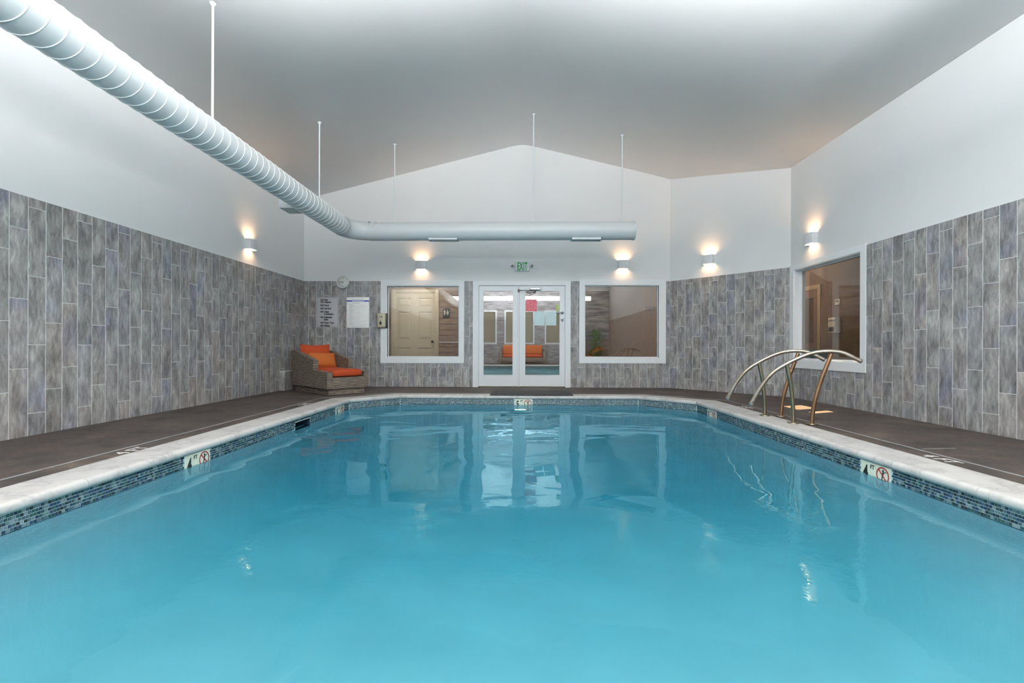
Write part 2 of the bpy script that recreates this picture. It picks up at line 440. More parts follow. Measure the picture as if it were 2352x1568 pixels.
# ------------------------------------------------------------------ mesh helpers
class MB:
    def __init__(self):
        self.v = []
        self.f = []
        self.sm = []

    def add(self, vs_, fs, smooth=False):
        o = len(self.v)
        self.v += [tuple(p) for p in vs_]
        self.f += [tuple(i + o for i in f) for f in fs]
        self.sm += [smooth] * len(fs)
        return self

    def box(self, x0, x1, y0, y1, z0, z1):
        vs_ = [(x, y, z) for x in (x0, x1) for y in (y0, y1) for z in (z0, z1)]
        return self.add(vs_, [(0, 1, 3, 2), (4, 6, 7, 5), (0, 4, 5, 1), (2, 3, 7, 6), (0, 2, 6, 4), (1, 5, 7, 3)])

    def bbox(self, x0, x1, y0, y1, z0, z1, b=0.004, seg=2):
        """box with rounded edges"""
        bm = bmesh.new()
        bmesh.ops.create_cube(bm, size=1)
        for vtx in bm.verts:
            vtx.co = Vector(((x0 + x1) / 2 + vtx.co.x * (x1 - x0), (y0 + y1) / 2 + vtx.co.y * (y1 - y0), (z0 + z1) / 2 + vtx.co.z * (z1 - z0)))
        bmesh.ops.bevel(bm, geom=bm.edges[:], offset=b, segments=seg, affect='EDGES', profile=0.5)
        bm.verts.ensure_lookup_table()
        self.add([vtx.co[:] for vtx in bm.verts], [[vtx.index for vtx in f.verts] for f in bm.faces], seg > 1)
        bm.free()
        return self

    def quad(self, a, b, c, d):
        return self.add([a, b, c, d], [(0, 1, 2, 3)])

    def prism(self, pts, axis, a0, a1):
        """2-D polygon extruded along an axis: 'x' -> pts are (y,z), 'y' -> (x,z), 'z' -> (x,y)"""
        def put(p, a):
            return {'x': (a, p[0], p[1]), 'y': (p[0], a, p[1]), 'z': (p[0], p[1], a)}[axis]
        n = len(pts)
        vs_ = [put(p, a0) for p in pts] + [put(p, a1) for p in pts]
        fs = [tuple(range(n)), tuple(range(2 * n - 1, n - 1, -1))]
        for i in range(n):
            j = (i + 1) % n
            fs.append((i, i + n, j + n, j))
        return self.add(vs_, fs)

    def tube(self, path, r, seg=12, caps=True, radii=None):
        path = [Vector(p) for p in path]
        n = len(path)
        t0 = (path[1] - path[0]).normalized()
        up = Vector((0, 0, 1)) if abs(t0.z) < 0.9 else Vector((1, 0, 0))
        nrm = (up - t0 * up.dot(t0)).normalized()
        vs_, fs = [], []
        for i, p in enumerate(path):
            t = (path[min(i + 1, n - 1)] - path[max(i - 1, 0)]).normalized()
            nrm = (nrm - t * nrm.dot(t)).normalized()
            bi = t.cross(nrm)
            rr = radii[i] if radii else r
            for k in range(seg):
                a = 2 * pi * k / seg
                vs_.append(p + (nrm * cos(a) + bi * sin(a)) * rr)
        for i in range(n - 1):
            for k in range(seg):
                k2 = (k + 1) % seg
                fs.append((i * seg + k, i * seg + k2, (i + 1) * seg + k2, (i + 1) * seg + k))
        self.add(vs_, fs, True)
        if caps:
            self.add([vs_[k] for k in range(seg)], [tuple(range(seg - 1, -1, -1))])
            self.add([vs_[(n - 1) * seg + k] for k in range(seg)], [tuple(range(seg))])
        return self

    def lathe(self, prof, seg=24, mat=None):
        """profile of (radius, z) turned about local Z"""
        vs_, fs = [], []
        for r, z in prof:
            for k in range(seg):
                a = 2 * pi * k / seg
                vs_.append((r * cos(a), r * sin(a), z))
        for i in range(len(prof) - 1):
            for k in range(seg):
                k2 = (k + 1) % seg
                fs.append((i * seg + k, i * seg + k2, (i + 1) * seg + k2, (i + 1) * seg + k))
        if mat is not None:
            vs_ = [mat @ Vector(p) for p in vs_]
        self.add(vs_, fs, True)
        return self

    def mesh(self, name, mat):
        me = bpy.data.meshes.new(name)
        me.from_pydata(self.v, [], self.f)
        me.polygons.foreach_set('use_smooth', self.sm)
        if mat:
            me.materials.append(mat)
        bm = bmesh.new()
        bm.from_mesh(me)
        bmesh.ops.recalc_face_normals(bm, faces=bm.faces[:])
        bm.to_mesh(me)
        bm.free()
        me.update()
        return me

    def build(self, name, mat, parent=None, matrix=None):
        return link(name, self.mesh(name, mat), parent, matrix)


def link(name, me, parent=None, matrix=None):
    o = bpy.data.objects.new(name, me)
    C.objects.link(o)
    if parent:
        o.parent = parent
    if matrix is not None:
        o.matrix_local = matrix
    return o


def thing(name, label, cat, matrix=None, group=None):
    o = bpy.data.objects.new(name, None)
    o.empty_display_size = 0.1
    C.objects.link(o)
    if matrix is not None:
        o.matrix_world = matrix
    o['label'] = label
    o['category'] = cat
    if group:
        o['group'] = group
    return o


def tag(o, label, cat, group=None, kind=None):
    o['label'] = label
    o['category'] = cat
    if group:
        o['group'] = group
    if kind:
        o['kind'] = kind
    return o


def struct(o, label=None):
    o['kind'] = 'structure'
    if label:
        o['label'] = label
    return o


def frame(p, ang=0.0):
    """local X runs along the wall, -Y faces the room, Z is up"""
    return Matrix.Translation(p) @ Matrix.Rotation(ang, 4, 'Z')


def text(name, body, size, mat, parent, x, z, y=0.0, align='LEFT', sx=1.0, bold=0.0, depth=0.0006, flat=False, space=1.0):
    cu = bpy.data.curves.new('t', 'FONT')
    cu.body = body
    cu.size = size
    cu.align_x = align
    cu.extrude = depth
    cu.offset = bold
    cu.resolution_u = 3
    cu.space_character = space
    ob = bpy.data.objects.new('t', cu)
    C.objects.link(ob)
    bpy.context.view_layer.update()
    me = bpy.data.meshes.new_from_object(ob.evaluated_get(bpy.context.evaluated_depsgraph_get()))
    bpy.data.objects.remove(ob)
    bpy.data.curves.remove(cu)
    for v in me.vertices:
        a, b, c = v.co
        v.co = (x + a * sx, z + b, y + c) if flat else (x + a * sx, y - c, z + b)
    me.materials.clear()
    me.materials.append(mat)
    me.name = name
    return link(name, me, parent)


def ring(r0, r1, y0, y1, cx=0, cz=0, seg=32):
    m = MB()
    vs_, fs = [], []
    for k in range(seg):
        a = 2 * pi * k / seg
        for r, y in ((r0, y1), (r0, y0), (r1, y0), (r1, y1)):
            vs_.append((cx + r * cos(a), y, cz + r * sin(a)))
    for k in range(seg):
        k2 = (k + 1) % seg
        for j in range(4):
            j2 = (j + 1) % 4
            fs.append((k * 4 + j, k2 * 4 + j, k2 * 4 + j2, k * 4 + j2))
    return m.add(vs_, fs)


def wall_cells(mb, x0, x1, z0, z1, y0, y1, holes):
    xs = sorted({x0, x1, *[h[0] for h in holes], *[h[1] for h in holes]})
    zs = sorted({z0, z1, *[h[2] for h in holes], *[h[3] for h in holes]})
    xs = [x for x in xs if x0 <= x <= x1]
    zs = [z for z in zs if z0 <= z <= z1]
    for i in range(len(xs) - 1):
        for j in range(len(zs) - 1):
            cx, cz = (xs[i] + xs[i + 1]) / 2, (zs[j] + zs[j + 1]) / 2
            if any(h[0] < cx < h[1] and h[2] < cz < h[3] for h in holes):
                continue
            mb.box(xs[i], xs[i + 1], y0, y1, zs[j], zs[j + 1])
    return mb


# ------------------------------------------------------------------ room dimensions
XL, XR, YB, YR = -4.361, 4.407, 9.324, -4.5
XC, YC = 2.9666, 7.6996           # the cut-off corner runs from (XC, YB) to (XR, YC)
T = 2.117                         # height of the tiling
RIDGE = (0.03, 4.861)
ZL, ZC, ZR = 3.763, 4.146, 3.738  # wall tops: left, at XC, right
WT = 0.16
CL = sqrt((XR - XC) ** 2 + (YB - YC) ** 2)
CANG = atan2(YC - YB, XR - XC)

F_BACK = frame((0, YB, 0), 0)
F_LEFT = frame((XL, 0, 0), pi / 2)         # local x = world y
F_RIGHT = frame((XR, 0, 0), -pi / 2)       # local x = -world y
F_CORNER = frame((XC, YB, 0), CANG)
F_REAR = frame((0, YR, 0), pi)             # local x = -world x

WIN1 = (-2.671, -1.231, 0.597, 2.016)      # glass openings in the back wall (x0,x1,z0,z1)
WIN2 = (1.281, 2.743, 0.602, 2.030)
DOOR = (-0.845, 0.897, -0.01, 2.034)
RWIN = (-7.585, -6.113, 0.612, 2.05)       # in F_RIGHT local x

# ---- back wall
mb = MB()
wall_cells(mb, XL - WT, XC, 0, 2.2, 0, 0.14, [WIN1, WIN2, DOOR])
mb.prism([(XL - WT, 2.2), (XC, 2.2), (XC, ZC + 0.1), (RIDGE[0], RIDGE[1] + 0.1), (XL - WT, ZL + 0.06)], 'y', 0, 0.14)
wall_back = struct(mb.build('wall_back', M['wall'], None, F_BACK), 'white gabled end wall above grey wood-look tiling')
# ---- left wall
mb = MB().box(YR, YB, 0, WT, 0, ZL + 0.1)
wall_left = struct(mb.build('wall_left', M['wall'], None, F_LEFT), 'long left wall, white above grey wood-look tiling')
# ---- right wall
mb = MB()
wall_cells(mb, -YC, -YR, 0, 2.2, 0, WT, [RWIN])
mb.box(-YC, -YR, 0, WT, 2.2, ZR + 0.1)
wall_right = struct(mb.build('wall_right', M['wall'], None, F_RIGHT), 'long right wall, white above grey wood-look tiling')
# ---- cut-off corner wall
mb = MB().prism([(0, 0), (CL, 0), (CL, ZR + 0.1), (0, ZC + 0.1)], 'y', 0, 0.12)
wall_corner = struct(mb.build('wall_corner', M['wall'], None, F_CORNER), 'angled wall cutting off the far right corner')
# ---- wall behind the camera: stone, four blinded windows, a strip of high glazing under the gable
RW = [(-2.35, -1.25), (-0.72, 0.62), (1.28, 2.38)]           # world x
holes = [(-b, -a, 1.02, 2.55) for a, b in RW] + [(-3.5, 3.5, 3.12, 3.34)]
mb = MB()
wall_cells(mb, -XR - 0.2, -XL + 0.2, 0, 3.6, 0, 0.14, holes)
wall_rear = struct(mb.build('wall_rear', M['stone'], None, F_REAR), 'streaked grey stone wall behind the viewer')
MB().prism([(-XR - 0.2, 3.6), (-XL + 0.2, 3.6), (-XL + 0.2, ZL + 0.05), (-RIDGE[0], RIDGE[1] + 0.1), (-XR - 0.2, ZR + 0.05)], 'y', 0, 0.14).build('gable_panel', M['wall'], wall_rear)
# ---- ceiling
mb = MB()
prof = [(XL - 0.2, ZL + (RIDGE[1] - ZL) / (RIDGE[0] - XL) * -0.2)]
for q in range(-6, 7):                                   # plaster ridge, slightly eased
    xx = RIDGE[0] + q * 0.05
    sl = 0.25 if q < 0 else 0.244
    prof.append((xx, RIDGE[1] - sl * abs(q * 0.05) - 0.022 * (1 - abs(q) / 6) ** 2))
prof += [(XC - 0.5, ZC + 0.122), (XC, ZC - 0.006), (XC + 0.5, ZC - 0.141), (XR + 0.2, ZR - 0.2 * (ZC - ZR) / (XR - XC))]
top = [(x, z + 0.18) for x, z in prof[::-1]]
mb.prism(prof + top, 'y', YR - 0.2, YB + 0.15)
ceil_me = mb.mesh('ceiling', M['ceiling'])
for pg in ceil_me.polygons:
    pg.use_smooth = pg.normal.z < -0.5
ceiling = struct(link('ceiling', ceil_me), 'satin white gabled ceiling')


def ceil_z(x):
    if x < RIDGE[0]:
        return RIDGE[1] + (x - RIDGE[0]) * (RIDGE[1] - ZL) / (RIDGE[0] - XL)
    return RIDGE[1] + (x - RIDGE[0]) * (ZC - RIDGE[1]) / (XC - RIDGE[0])


# ------------------------------------------------------------------ pool outline
PP = [(-2.62, -2.2), (-2.62, 7.1), (-2.0, 7.745), (1.95, 7.745), (2.65, 7.05), (2.65, -2.2)]


def offset(pts, ds):
    n = len(pts)
    lines = []
    for i in range(n):
        a, b = Vector(pts[i]), Vector(pts[(i + 1) % n])
        d = (b - a).normalized()
        nn = Vector((-d.y, d.x))
        lines.append((a + nn * ds[i], d))
    out = []
    for i in range(n):
        p, d = lines[i - 1]
        q, e = lines[i]
        den = d.x * e.y - d.y * e.x
        t = ((q.x - p.x) * e.y - (q.y - p.y) * e.x) / den
        out.append((p.x + d.x * t, p.y + d.y * t))
    return out


NOSE = offset(PP, [-0.022] * 6)
OUT = offset(PP, [0.29, 0.27, 0.225, 0.27, 0.31, 0.29])
JNT = offset(PP, [0.475, 0.43, 0.325, 0.43, 0.50, 0.475])

# ---- floor: brown deck around the pool
mb = MB()
a0, a1, a2, a3, a4, a5 = OUT
x0, x1, y0, y1 = XL - 0.1, XR + 0.1, YR - 0.1, YB + 0.1


def slab(pts):
    mb.prism(pts, 'z', -0.16, 0.0)


slab([(x0, y0), (x1, y0), (x1, a5[1]), (x0, a0[1])])
slab([(x0, a0[1]), a0, a1, (x0, a1[1])])
slab([(x0, a1[1]), a1, a2, (a2[0], y1), (x0, y1)])
slab([a2, a3, (a3[0], y1), (a2[0], y1)])
slab([a3, a4, (x1, a4[1]), (x1, y1), (a3[0], y1)])
slab([a4, a5, (x1, a5[1]), (x1, a4[1])])
floor = struct(mb.build('floor', M['deck']), 'dark brown textured pool deck')
# grey sealant joint that follows the pool edge
mb = MB()
ja, jb = offset(JNT, [0.009] * 6), offset(JNT, [-0.009] * 6)
for i in range(6):
    j = (i + 1) % 6
    mb.prism([ja[i], ja[j], jb[j], jb[i]], 'z', -0.01, 0.002)
mb.build('joint_strip', M['joint'], floor)
MB().prism([(3.199, 3.770), (3.50, 3.812), (3.50, 3.820), (3.199, 3.778)], 'z', -0.01, 0.0015).build('joint_strip', M['joint'], floor)
# worn white lettering on the strip between coping and joint
def deck_text(body, x, y, ang, size=0.17):
    cu = text('painted_letters', body, size, M['white_paint'], None, 0, 0, 0.001, sx=0.9, align='CENTER', flat=True)
    cu.matrix_world = Matrix.Translation((x, y, 0)) @ Matrix.Rotation(ang, 4, 'Z')
    cu.parent = floor
deck_text('4 FT', -2.93, 3.53, pi / 2, 0.15)
deck_text('4 FT', 3.00, 3.44, -pi / 2, 0.15)
deck_text('5 FT', -2.93, 6.42, pi / 2, 0.15)
deck_text('5 FT', 2.985, 6.35, -pi / 2, 0.15)

# ------------------------------------------------------------------ wall tiles
P_, L_ = 0.1541, 0.6116
GAP = 0.005
TD = 0.008
_tile_cache = {}


def tile_mesh(poly):
    """poly: list of (x,z) about its centre, drawn counter-clockwise; a thin tile with softened edges"""
    key = tuple((round(x, 3), round(z, 3)) for x, z in poly)
    if key in _tile_cache:
        return _tile_cache[key]
    n = len(poly)
    b = 0.0018
    ins = []
    for i in range(n):
        p0, p1, p2 = Vector(poly[i - 1]), Vector(poly[i]), Vector(poly[(i + 1) % n])
        d1, d2 = (p1 - p0).normalized(), (p2 - p1).normalized()
        n1, n2 = Vector((-d1.y, d1.x)), Vector((-d2.y, d2.x))
        ins.append(p1 + (n1 + n2) * b)
    vs_ = [(x, 0, z) for x, z in poly] + [(x, -TD + b, z) for x, z in poly] + [(p.x, -TD, p.y) for p in ins]
    fs = []
    for i in range(n):
        j = (i + 1) % n
        fs += [(i, j, n + j, n + i), (n + i, n + j, 2 * n + j, 2 * n + i)]
    fs.append(tuple(range(2 * n, 3 * n)))
    me = MB().add(vs_, fs).mesh('tile', M['tile'])
    _tile_cache[key] = me
    return me


def clip_tile(x0, x1, z0, z1, holes):
    for hx0, hx1, hz0, hz1 in holes:
        if x1 <= hx0 or x0 >= hx1 or z1 <= hz0 or z0 >= hz1:
            continue
        l, r, bt, tp = x0 < hx0, x1 > hx1, z0 < hz0, z1 > hz1
        if not (l or r or bt or tp):
            return []
        if (l or r) and not (l and r) and (bt != tp):          # corner: an L-shaped tile
            hx, hz = (hx0 if l else hx1), (hz0 if bt else hz1)
            if l and bt:
                return [[(x0, z0), (x1, z0), (x1, hz), (hx, hz), (hx, z1), (x0, z1)]]
            if l and tp:
                return [[(x0, z0), (hx, z0), (hx, hz), (x1, hz), (x1, z1), (x0, z1)]]
            if r and bt:
                return [[(x0, z0), (x1, z0), (x1, z1), (hx, z1), (hx, hz), (x0, hz)]]
            return [[(hx, z0), (x1, z0), (x1, z1), (x0, z1), (x0, hz), (hx, hz)]]
        if not (l or r):
            out = []
            if bt:
                out += clip_tile(x0, x1, z0, hz0, holes)
            if tp:
                out += clip_tile(x0, x1, hz1, z1, holes)
            return out
        out = []
        if l:
            out += clip_tile(x0, hx0, z0, z1, holes)
        if r:
            out += clip_tile(hx1, x1, z0, z1, holes)
        return out
    return [[(x0, z0), (x1, z0), (x1, z1), (x0, z1)]]


def tile_column(wall, x0, x1, phase, holes, sink=None, zt=T):
    """one column of staggered tiles between local x0 and x1"""
    js = [z for z in (phase + k * L_ for k in range(-1, 5)) if 0.012 < z < zt - 0.012]
    zs = [0.0] + js + [zt]
    for a, b in zip(zs[:-1], zs[1:]):
        za = a + (GAP / 2 if a > 0 else 0)
        zb = b - (GAP / 2 if b < zt else 0)
        for poly in clip_tile(x0 + GAP / 2, x1 - GAP / 2, za, zb, holes):
            xs = [p[0] for p in poly]
            zz = [p[1] for p in poly]
            if max(xs) - min(xs) < 0.008 or max(zz) - min(zz) < 0.008:
                continue
            cx, cz = (min(xs) + max(xs)) / 2, (min(zz) + max(zz)) / 2
            if sink is not None:
                n = len(poly)
                sink.add([(x, 0, z) for x, z in poly] + [(x, -TD, z) for x, z in poly],
                         [tuple(range(n, 2 * n))] + [(i, (i + 1) % n, n + (i + 1) % n, n + i) for i in range(n)])
                continue
            link('tile', tile_mesh([(x - cx, z - cz) for x, z in poly]), wall, Matrix.Translation((cx, 0, cz)))


def grout_bed(wall, x0, x1, holes, zt=T):
    m = MB()
    wall_cells(m, x0, x1, 0, zt, -0.0055, 0.0, holes)
    m.build('grout_bed', M['grout'], wall)


PH = [0.198, 0.401, 0.600]
# left wall: edges at 3.8967 + i*pitch
grout_bed(wall_left, YR, YB, [])
sink = MB()
i0 = int((YR - 3.8967) / P_)
for i in range(i0, 40):
    e0 = 3.8967 + i * P_
    e1 = min(e0 + P_, YB - 0.002)
    if e1 - e0 < 0.02:
        continue
    tile_column(wall_left, e0, e1, PH[(i + 2) % 3], [], sink if e0 < 1.4 else None)
sink.build('tile_run', M['tile'], wall_left)['kind'] = 'stuff'
# right wall (local x = -y): edges at -5.9129 + i*pitch
H_R = [(RWIN[0] - 0.06, RWIN[1] + 0.06, RWIN[2] - 0.09, RWIN[3] + 0.3)]
grout_bed(wall_right, -YC, -YR, H_R)
sink = MB()
for i in range(-12, 80):
    e0 = max(-5.9129 + i * P_, -YC + 0.002)
    e1 = min(-5.9129 + (i + 1) * P_, -YR)
    if e1 - e0 < 0.02:
        continue
    tile_column(wall_right, e0, e1, PH[i % 3] - 0.006, H_R, sink if e0 > -1.4 else None)
sink.build('tile_run', M['tile'], wall_right)['kind'] = 'stuff'
# back wall
H_B = [(WIN1[0] - 0.09, WIN1[1] + 0.07, WIN1[2] - 0.085, WIN1[3] + 0.3),
       (WIN2[0] - 0.075, WIN2[1] + 0.1, WIN2[2] - 0.085, WIN2[3] + 0.3),
       (DOOR[0] - 0.06, DOOR[1] + 0.06, -0.1, DOOR[3] + 0.3)]
grout_bed(wall_back, XL, XC, H_B)
seq = [2, 0, 1, 2, 0, 1, 2, 0, 1, 2, 0, 1, 2, 0, 1, 2, 0, 1, 0, 2, 0, 1, 2, 0]
for k, ph in enumerate(seq):
    e0 = max(-4.264 + P_ * (k - 1), XL + 0.002)
    tile_column(wall_back, e0, -4.264 + P_ * k, PH[ph], H_B)
for k in range(-2, 12):
    e0 = 1.135 + P_ * k
    tile_column(wall_back, max(e0, 0.9), min(e0 + P_, XC - 0.002), PH[(k + 1) % 3], H_B)
# cut-off corner
grout_bed(wall_corner, 0, CL, [])
for k in range(14):
    e0 = 0.002 + 0.1605 * k
    tile_column(wall_corner, e0, min(e0 + 0.1605, CL - 0.002), PH[(k + 1) % 3], [])
# low tiled ledge where the left wall meets the end wall
led = MB().box(8.36, YB, -0.10, 0, 0, 0.352).build('ledge', M['grout'], wall_left)
for k in range(7):
    e0 = 8.362 + k * 0.138
    link('tile', tile_mesh([(-0.066, -0.172), (0.066, -0.172), (0.066, 0.172), (-0.066, 0.172)]), led, Matrix.Translation((e0 + 0.068, -0.10, 0.174)))
link('tile', tile_mesh([(-0.05, -0.172), (0.05, -0.172), (0.05, 0.172), (-0.05, 0.172)]), led,
     Matrix.Translation((8.36, -0.054, 0.174)) @ Matrix.Rotation(-pi / 2, 4, 'Z'))

# ------------------------------------------------------------------ windows and doors
def casing(parent, op, out, mat, proud=0.022, miter=True):
    x0, x1, z0, z1 = op
    X0, X1, Z0, Z1 = out
    for nm, pts in (('casing_left', [(X0, Z0), (x0, z0), (x0, z1), (X0, Z1)]), ('casing_right', [(x1, z0), (X1, Z0), (X1, Z1), (x1, z1)]),
                    ('casing_top', [(x0, z1), (x1, z1), (X1, Z1), (X0, Z1)]), ('casing_bottom', [(X0, Z0), (X1, Z0), (x1, z0), (x0, z0)])):
        m = MB().prism(pts, 'y', -proud, 0.002)
        m.build(nm.split('_')[0], mat, parent)


def sash(parent, op, y, w, mat, depth=0.03):
    x0, x1, z0, z1 = op
    m = MB()
    for a, b, c, d in ((x0, x0 + w, z0, z1), (x1 - w, x1, z0, z1), (x0 + w, x1 - w, z0, z0 + w), (x0 + w, x1 - w, z1 - w, z1)):
        m.box(a, b, y, y + depth, c, d)
    m.build('sash', mat, parent)


def window(name, fr, op, out, label, gy=0.05, proud=0.022, lining=0.14):
    w = bpy.data.objects.new(name, None)
    C.objects.link(w)
    w.matrix_world = fr
    struct(w, label)
    casing(w, op, out, M['trim'], proud)
    x0, x1, z0, z1 = op
    m = MB()
    t = 0.012
    for a, b, c, d in ((x0, x0 + t, z0, z1), (x1 - t, x1, z0, z1), (x0 + t, x1 - t, z0, z0 + t), (x0 + t, x1 - t, z1 - t, z1)):
        m.box(a, b, -proud * 0.5, lining, c, d)
    m.build('lining', M['trim'], w)
    sash(w, (x0 + t, x1 - t, z0 + t, z1 - t), gy - 0.012, 0.016, M['trim'])
    MB().box(x0 + 0.02, x1 - 0.02, gy, gy + 0.006, z0 + 0.02, z1 - 0.02).build('pane', M['window_glass'], w)
    return w


window('window_1', F_BACK, (WIN1[0] - 0.012, WIN1[1] + 0.012, WIN1[2] - 0.012, WIN1[3] + 0.012), (-2.803, -1.125, 0.475, 2.139), 'square white framed window left of the double door')
window('window_2', F_BACK, (WIN2[0] - 0.012, WIN2[1] + 0.012, WIN2[2] - 0.012, WIN2[3] + 0.012), (1.169, 2.881, 0.485, 2.150), 'square white framed window right of the double door')
window('window_3', F_RIGHT, RWIN, (-7.695, -6.02, 0.485, 2.135), 'deep white framed window in the right wall behind the handrails', gy=0.10, lining=0.16)

# double door
door = bpy.data.objects.new('door_1', None)
C.objects.link(door)
door.matrix_world = F_BACK
struct(door, 'white double door with full glass panes under the exit sign')
m = MB()
m.prism([(-0.951, 0), (-0.845, 0), (-0.845, 2.034), (-0.951, 2.122)], 'y', -0.022, 0.002)
m.build('casing', M['trim'], door)
m = MB().prism([(0.897, 0), (0.997, 0), (0.997, 2.122), (0.897, 2.034)], 'y', -0.022, 0.002)
m.build('casing', M['trim'], door)
m = MB().prism([(-0.845, 2.034), (0.897, 2.034), (0.997, 2.122), (-0.951, 2.122)], 'y', -0.022, 0.002)
m.build('casing', M['trim'], door)
m = MB().box(-0.845, -0.833, 0.0, 0.14, 0, 2.034).box(0.887, 0.897, 0.0, 0.14, 0, 2.034).box(-0.833, 0.887, 0.0, 0.14, 2.027, 2.034)
m.build('jamb', M['trim'], door)
MB().box(-0.845, 0.897, -0.03, 0.14, -0.005, 0.012).build('threshold', plain('worn_threshold', (0.10, 0.075, 0.045), 0.5, var=0.3, scale=20), door)


def leaf(x0, x1, g):
    gx0, gx1, gz0, gz1 = g
    m = MB()
    z0, z1 = 0.018, 2.024
    wall_cells(m, x0, x1, z0, z1, 0.012, 0.056, [g])
    lf = m.build('door_leaf', M['door'], door)
    b = MB()
    for a, bb, c, d in ((gx0 - 0.012, gx0, gz0 - 0.012, gz1 + 0.012), (gx1, gx1 + 0.012, gz0 - 0.012, gz1 + 0.012), (gx0, gx1, gz0 - 0.012, gz0), (gx0, gx1, gz1, gz1 + 0.012)):
        b.box(a, bb, 0.006, 0.02, c, d)
    b.build('glazing_bead', M['door'], lf)
    MB().box(gx0, gx1, 0.03, 0.036, gz0, gz1).build('pane', M['door_glass'], lf)
    return lf


leaf_l = leaf(-0.829, -0.055, (-0.737, -0.157, 0.246, 1.922))
leaf_r = leaf(-0.022, 0.883, (0.098, 0.780, 0.248, 1.923))
MB().box(-0.053, -0.026, -0.012, 0.05, 0.005, 2.022).build('astragal', M['trim'], door)
# lever and lock
m = MB().lathe([(0.0, 0.02), (0.026, 0.02), (0.028, 0.01), (0.028, 0.0)], 20, Matrix.Translation((0.835, 0.012, 1.49)) @ Matrix.Rotation(pi / 2, 4, 'X'))
m.tube([(0.835, -0.008, 1.49), (0.835, -0.04, 1.49), (0.82, -0.05, 1.49), (0.73, -0.05, 1.485)], 0.009, 10)
m.build('lever_handle', M['steel'], leaf_r)
m = MB().bbox(0.806, 0.858, -0.006, 0.012, 1.318, 1.392, 0.008)
m.lathe([(0.0, 0.02), (0.016, 0.02), (0.018, 0.0)], 16, Matrix.Translation((0.832, -0.004, 1.362)) @ Matrix.Rotation(pi / 2, 4, 'X'))
m.build('lock', M['steel'], leaf_r)
# door closer
m = MB().bbox(0.185, 0.405, -0.055, 0.012, 1.934, 1.985, 0.012, 3)
m.build('closer_body', M['steel'], door)
m = MB().tube([(-0.04, -0.055, 1.93), (0.165, -0.14, 1.912)], 0.007, 8).tube([(0.165, -0.14, 1.912), (0.30, -0.055, 1.905), (0.305, -0.05, 1.94)], 0.007, 8)
m.tube([(0.165, -0.14, 1.912), (0.10, -0.165, 1.872), (0.17, -0.15, 1.855), (0.30, -0.06, 1.90)], 0.006, 8)
m.bbox(-0.052, -0.028, -0.065, -0.01, 1.90, 1.955, 0.004)
m.build('closer_arm', M['iron'], door)

# notices taped to the right-hand door leaf
def sheet(name, x0, x1, z0, z1, mat, label, yy=0.024, cat='notice', curl=0.002):
    m = MB()
    n = 6
    vs_, fs = [], []
    for side in (0, 0.0012):
        for i in range(n + 1):
            for j in range(n + 1):
                u, v = i / n, j / n
                vs_.append((x0 + (x1 - x0) * u, yy - side - curl * (2 * u - 1) ** 2 * (1 - v), z0 + (z1 - z0) * v))
    k = (n + 1) ** 2
    for i in range(n):
        for j in range(n):
            a = i * (n + 1) + j
            fs += [(a, a + 1, a + n + 2, a + n + 1), (k + a, k + a + n + 1, k + a + n + 2, k + a + 1)]
    o = m.add(vs_, fs, True).build(name, mat, None, F_BACK)
    tag(o, label, cat)
    return o


sheet('paper_notice', 0.100, 0.328, 1.518, 1.757, M['red_paper'], 'pink red printed paper taped high on the glass door')
sheet('paper_notice', 0.263, 0.480, 1.236, 1.520, M['blue_paper'], 'pale blue letter sheet taped on glass door under the red paper')
sheet('paper_notice', 0.497, 0.716, 1.236, 1.520, M['blue_paper'], 'pale blue letter sheet taped on glass door, nearer the door lever')
sheet('paper_notice', 0.712, 0.776, 1.522, 1.660, M['yellow_paper'], 'small yellow green slip taped on door glass above the lever')

# ------------------------------------------------------------------ corridor beyond the glass
YW = 10.9
zc = 2.7
fl = MB().box(XL - 0.4, 5.44, YB + 0.14, YW + 0.2, -0.16, -0.0)
fl.box(XR + WT, 5.44, 4.0, YB + 0.14, -0.16, -0.0)
struct(fl.build('floor_corridor', M['corridor_floor']), 'dim corridor floor beyond the glass')
cl = MB().box(XL - 0.4, 5.44, YB + 0.14, YW + 0.2, zc, zc + 0.1).box(XR + WT, 5.44, 3.9, YB + 0.14, zc, zc + 0.1)
struct(cl.build('ceiling_corridor', M['wall']), 'corridor ceiling beyond the glass')
wc = MB().box(XL - 0.4, 5.5, YW, YW + 0.12, 0, zc)
wall_cor = struct(wc.build('wall_corridor', M['tan_wall']), 'tan corridor wall beyond the windows')
struct(MB().box(XL - 0.4, XL - 0.28, YB + 0.1, YW, 0, zc).build('wall_corridor_end', M['tan_wall']), 'end wall of the corridor')
# outer wall of the side corridor with two small high openings that let the sun in
hx = 5.4
k = (hx - 3.77) / SUN_AZ.x
# openings set by the two bright patches on the deck
def up(x, y, px):
    s = (px - x) / SUN_AZ.x
    return (y + SUN_AZ.y * s, s * math.tan(SUN_EL))
oa0, oz0 = up(4.0, 6.26 + 0.03, hx)
oa1, _ = up(3.93, 6.62, hx)
ob0, _ = up(3.92, 5.86, hx)
ob1, _ = up(3.92, 6.05, hx)
_, oz1 = up(3.61, 6.1, hx)
m = MB()
mm = MB()
wall_cells(m, 3.9, YW, 0, zc, 0, 0.02, [(oa0, oa1, oz0, oz1), (ob0, ob1, oz0, oz1)])
wo = m.build('wall_outer', M['brown_wall'], None, Matrix.Translation((hx, 0, 0)) @ Matrix(((0, -1, 0, 0), (1, 0, 0, 0), (0, 0, 1, 0), (0, 0, 0, 1))))
struct(wo, 'brown outer wall of the side corridor')
struct(MB().box(XR, 5.44, 3.8, 3.92, 0, zc).build('wall_corridor_near', M['brown_wall']), 'near end wall of the side corridor')

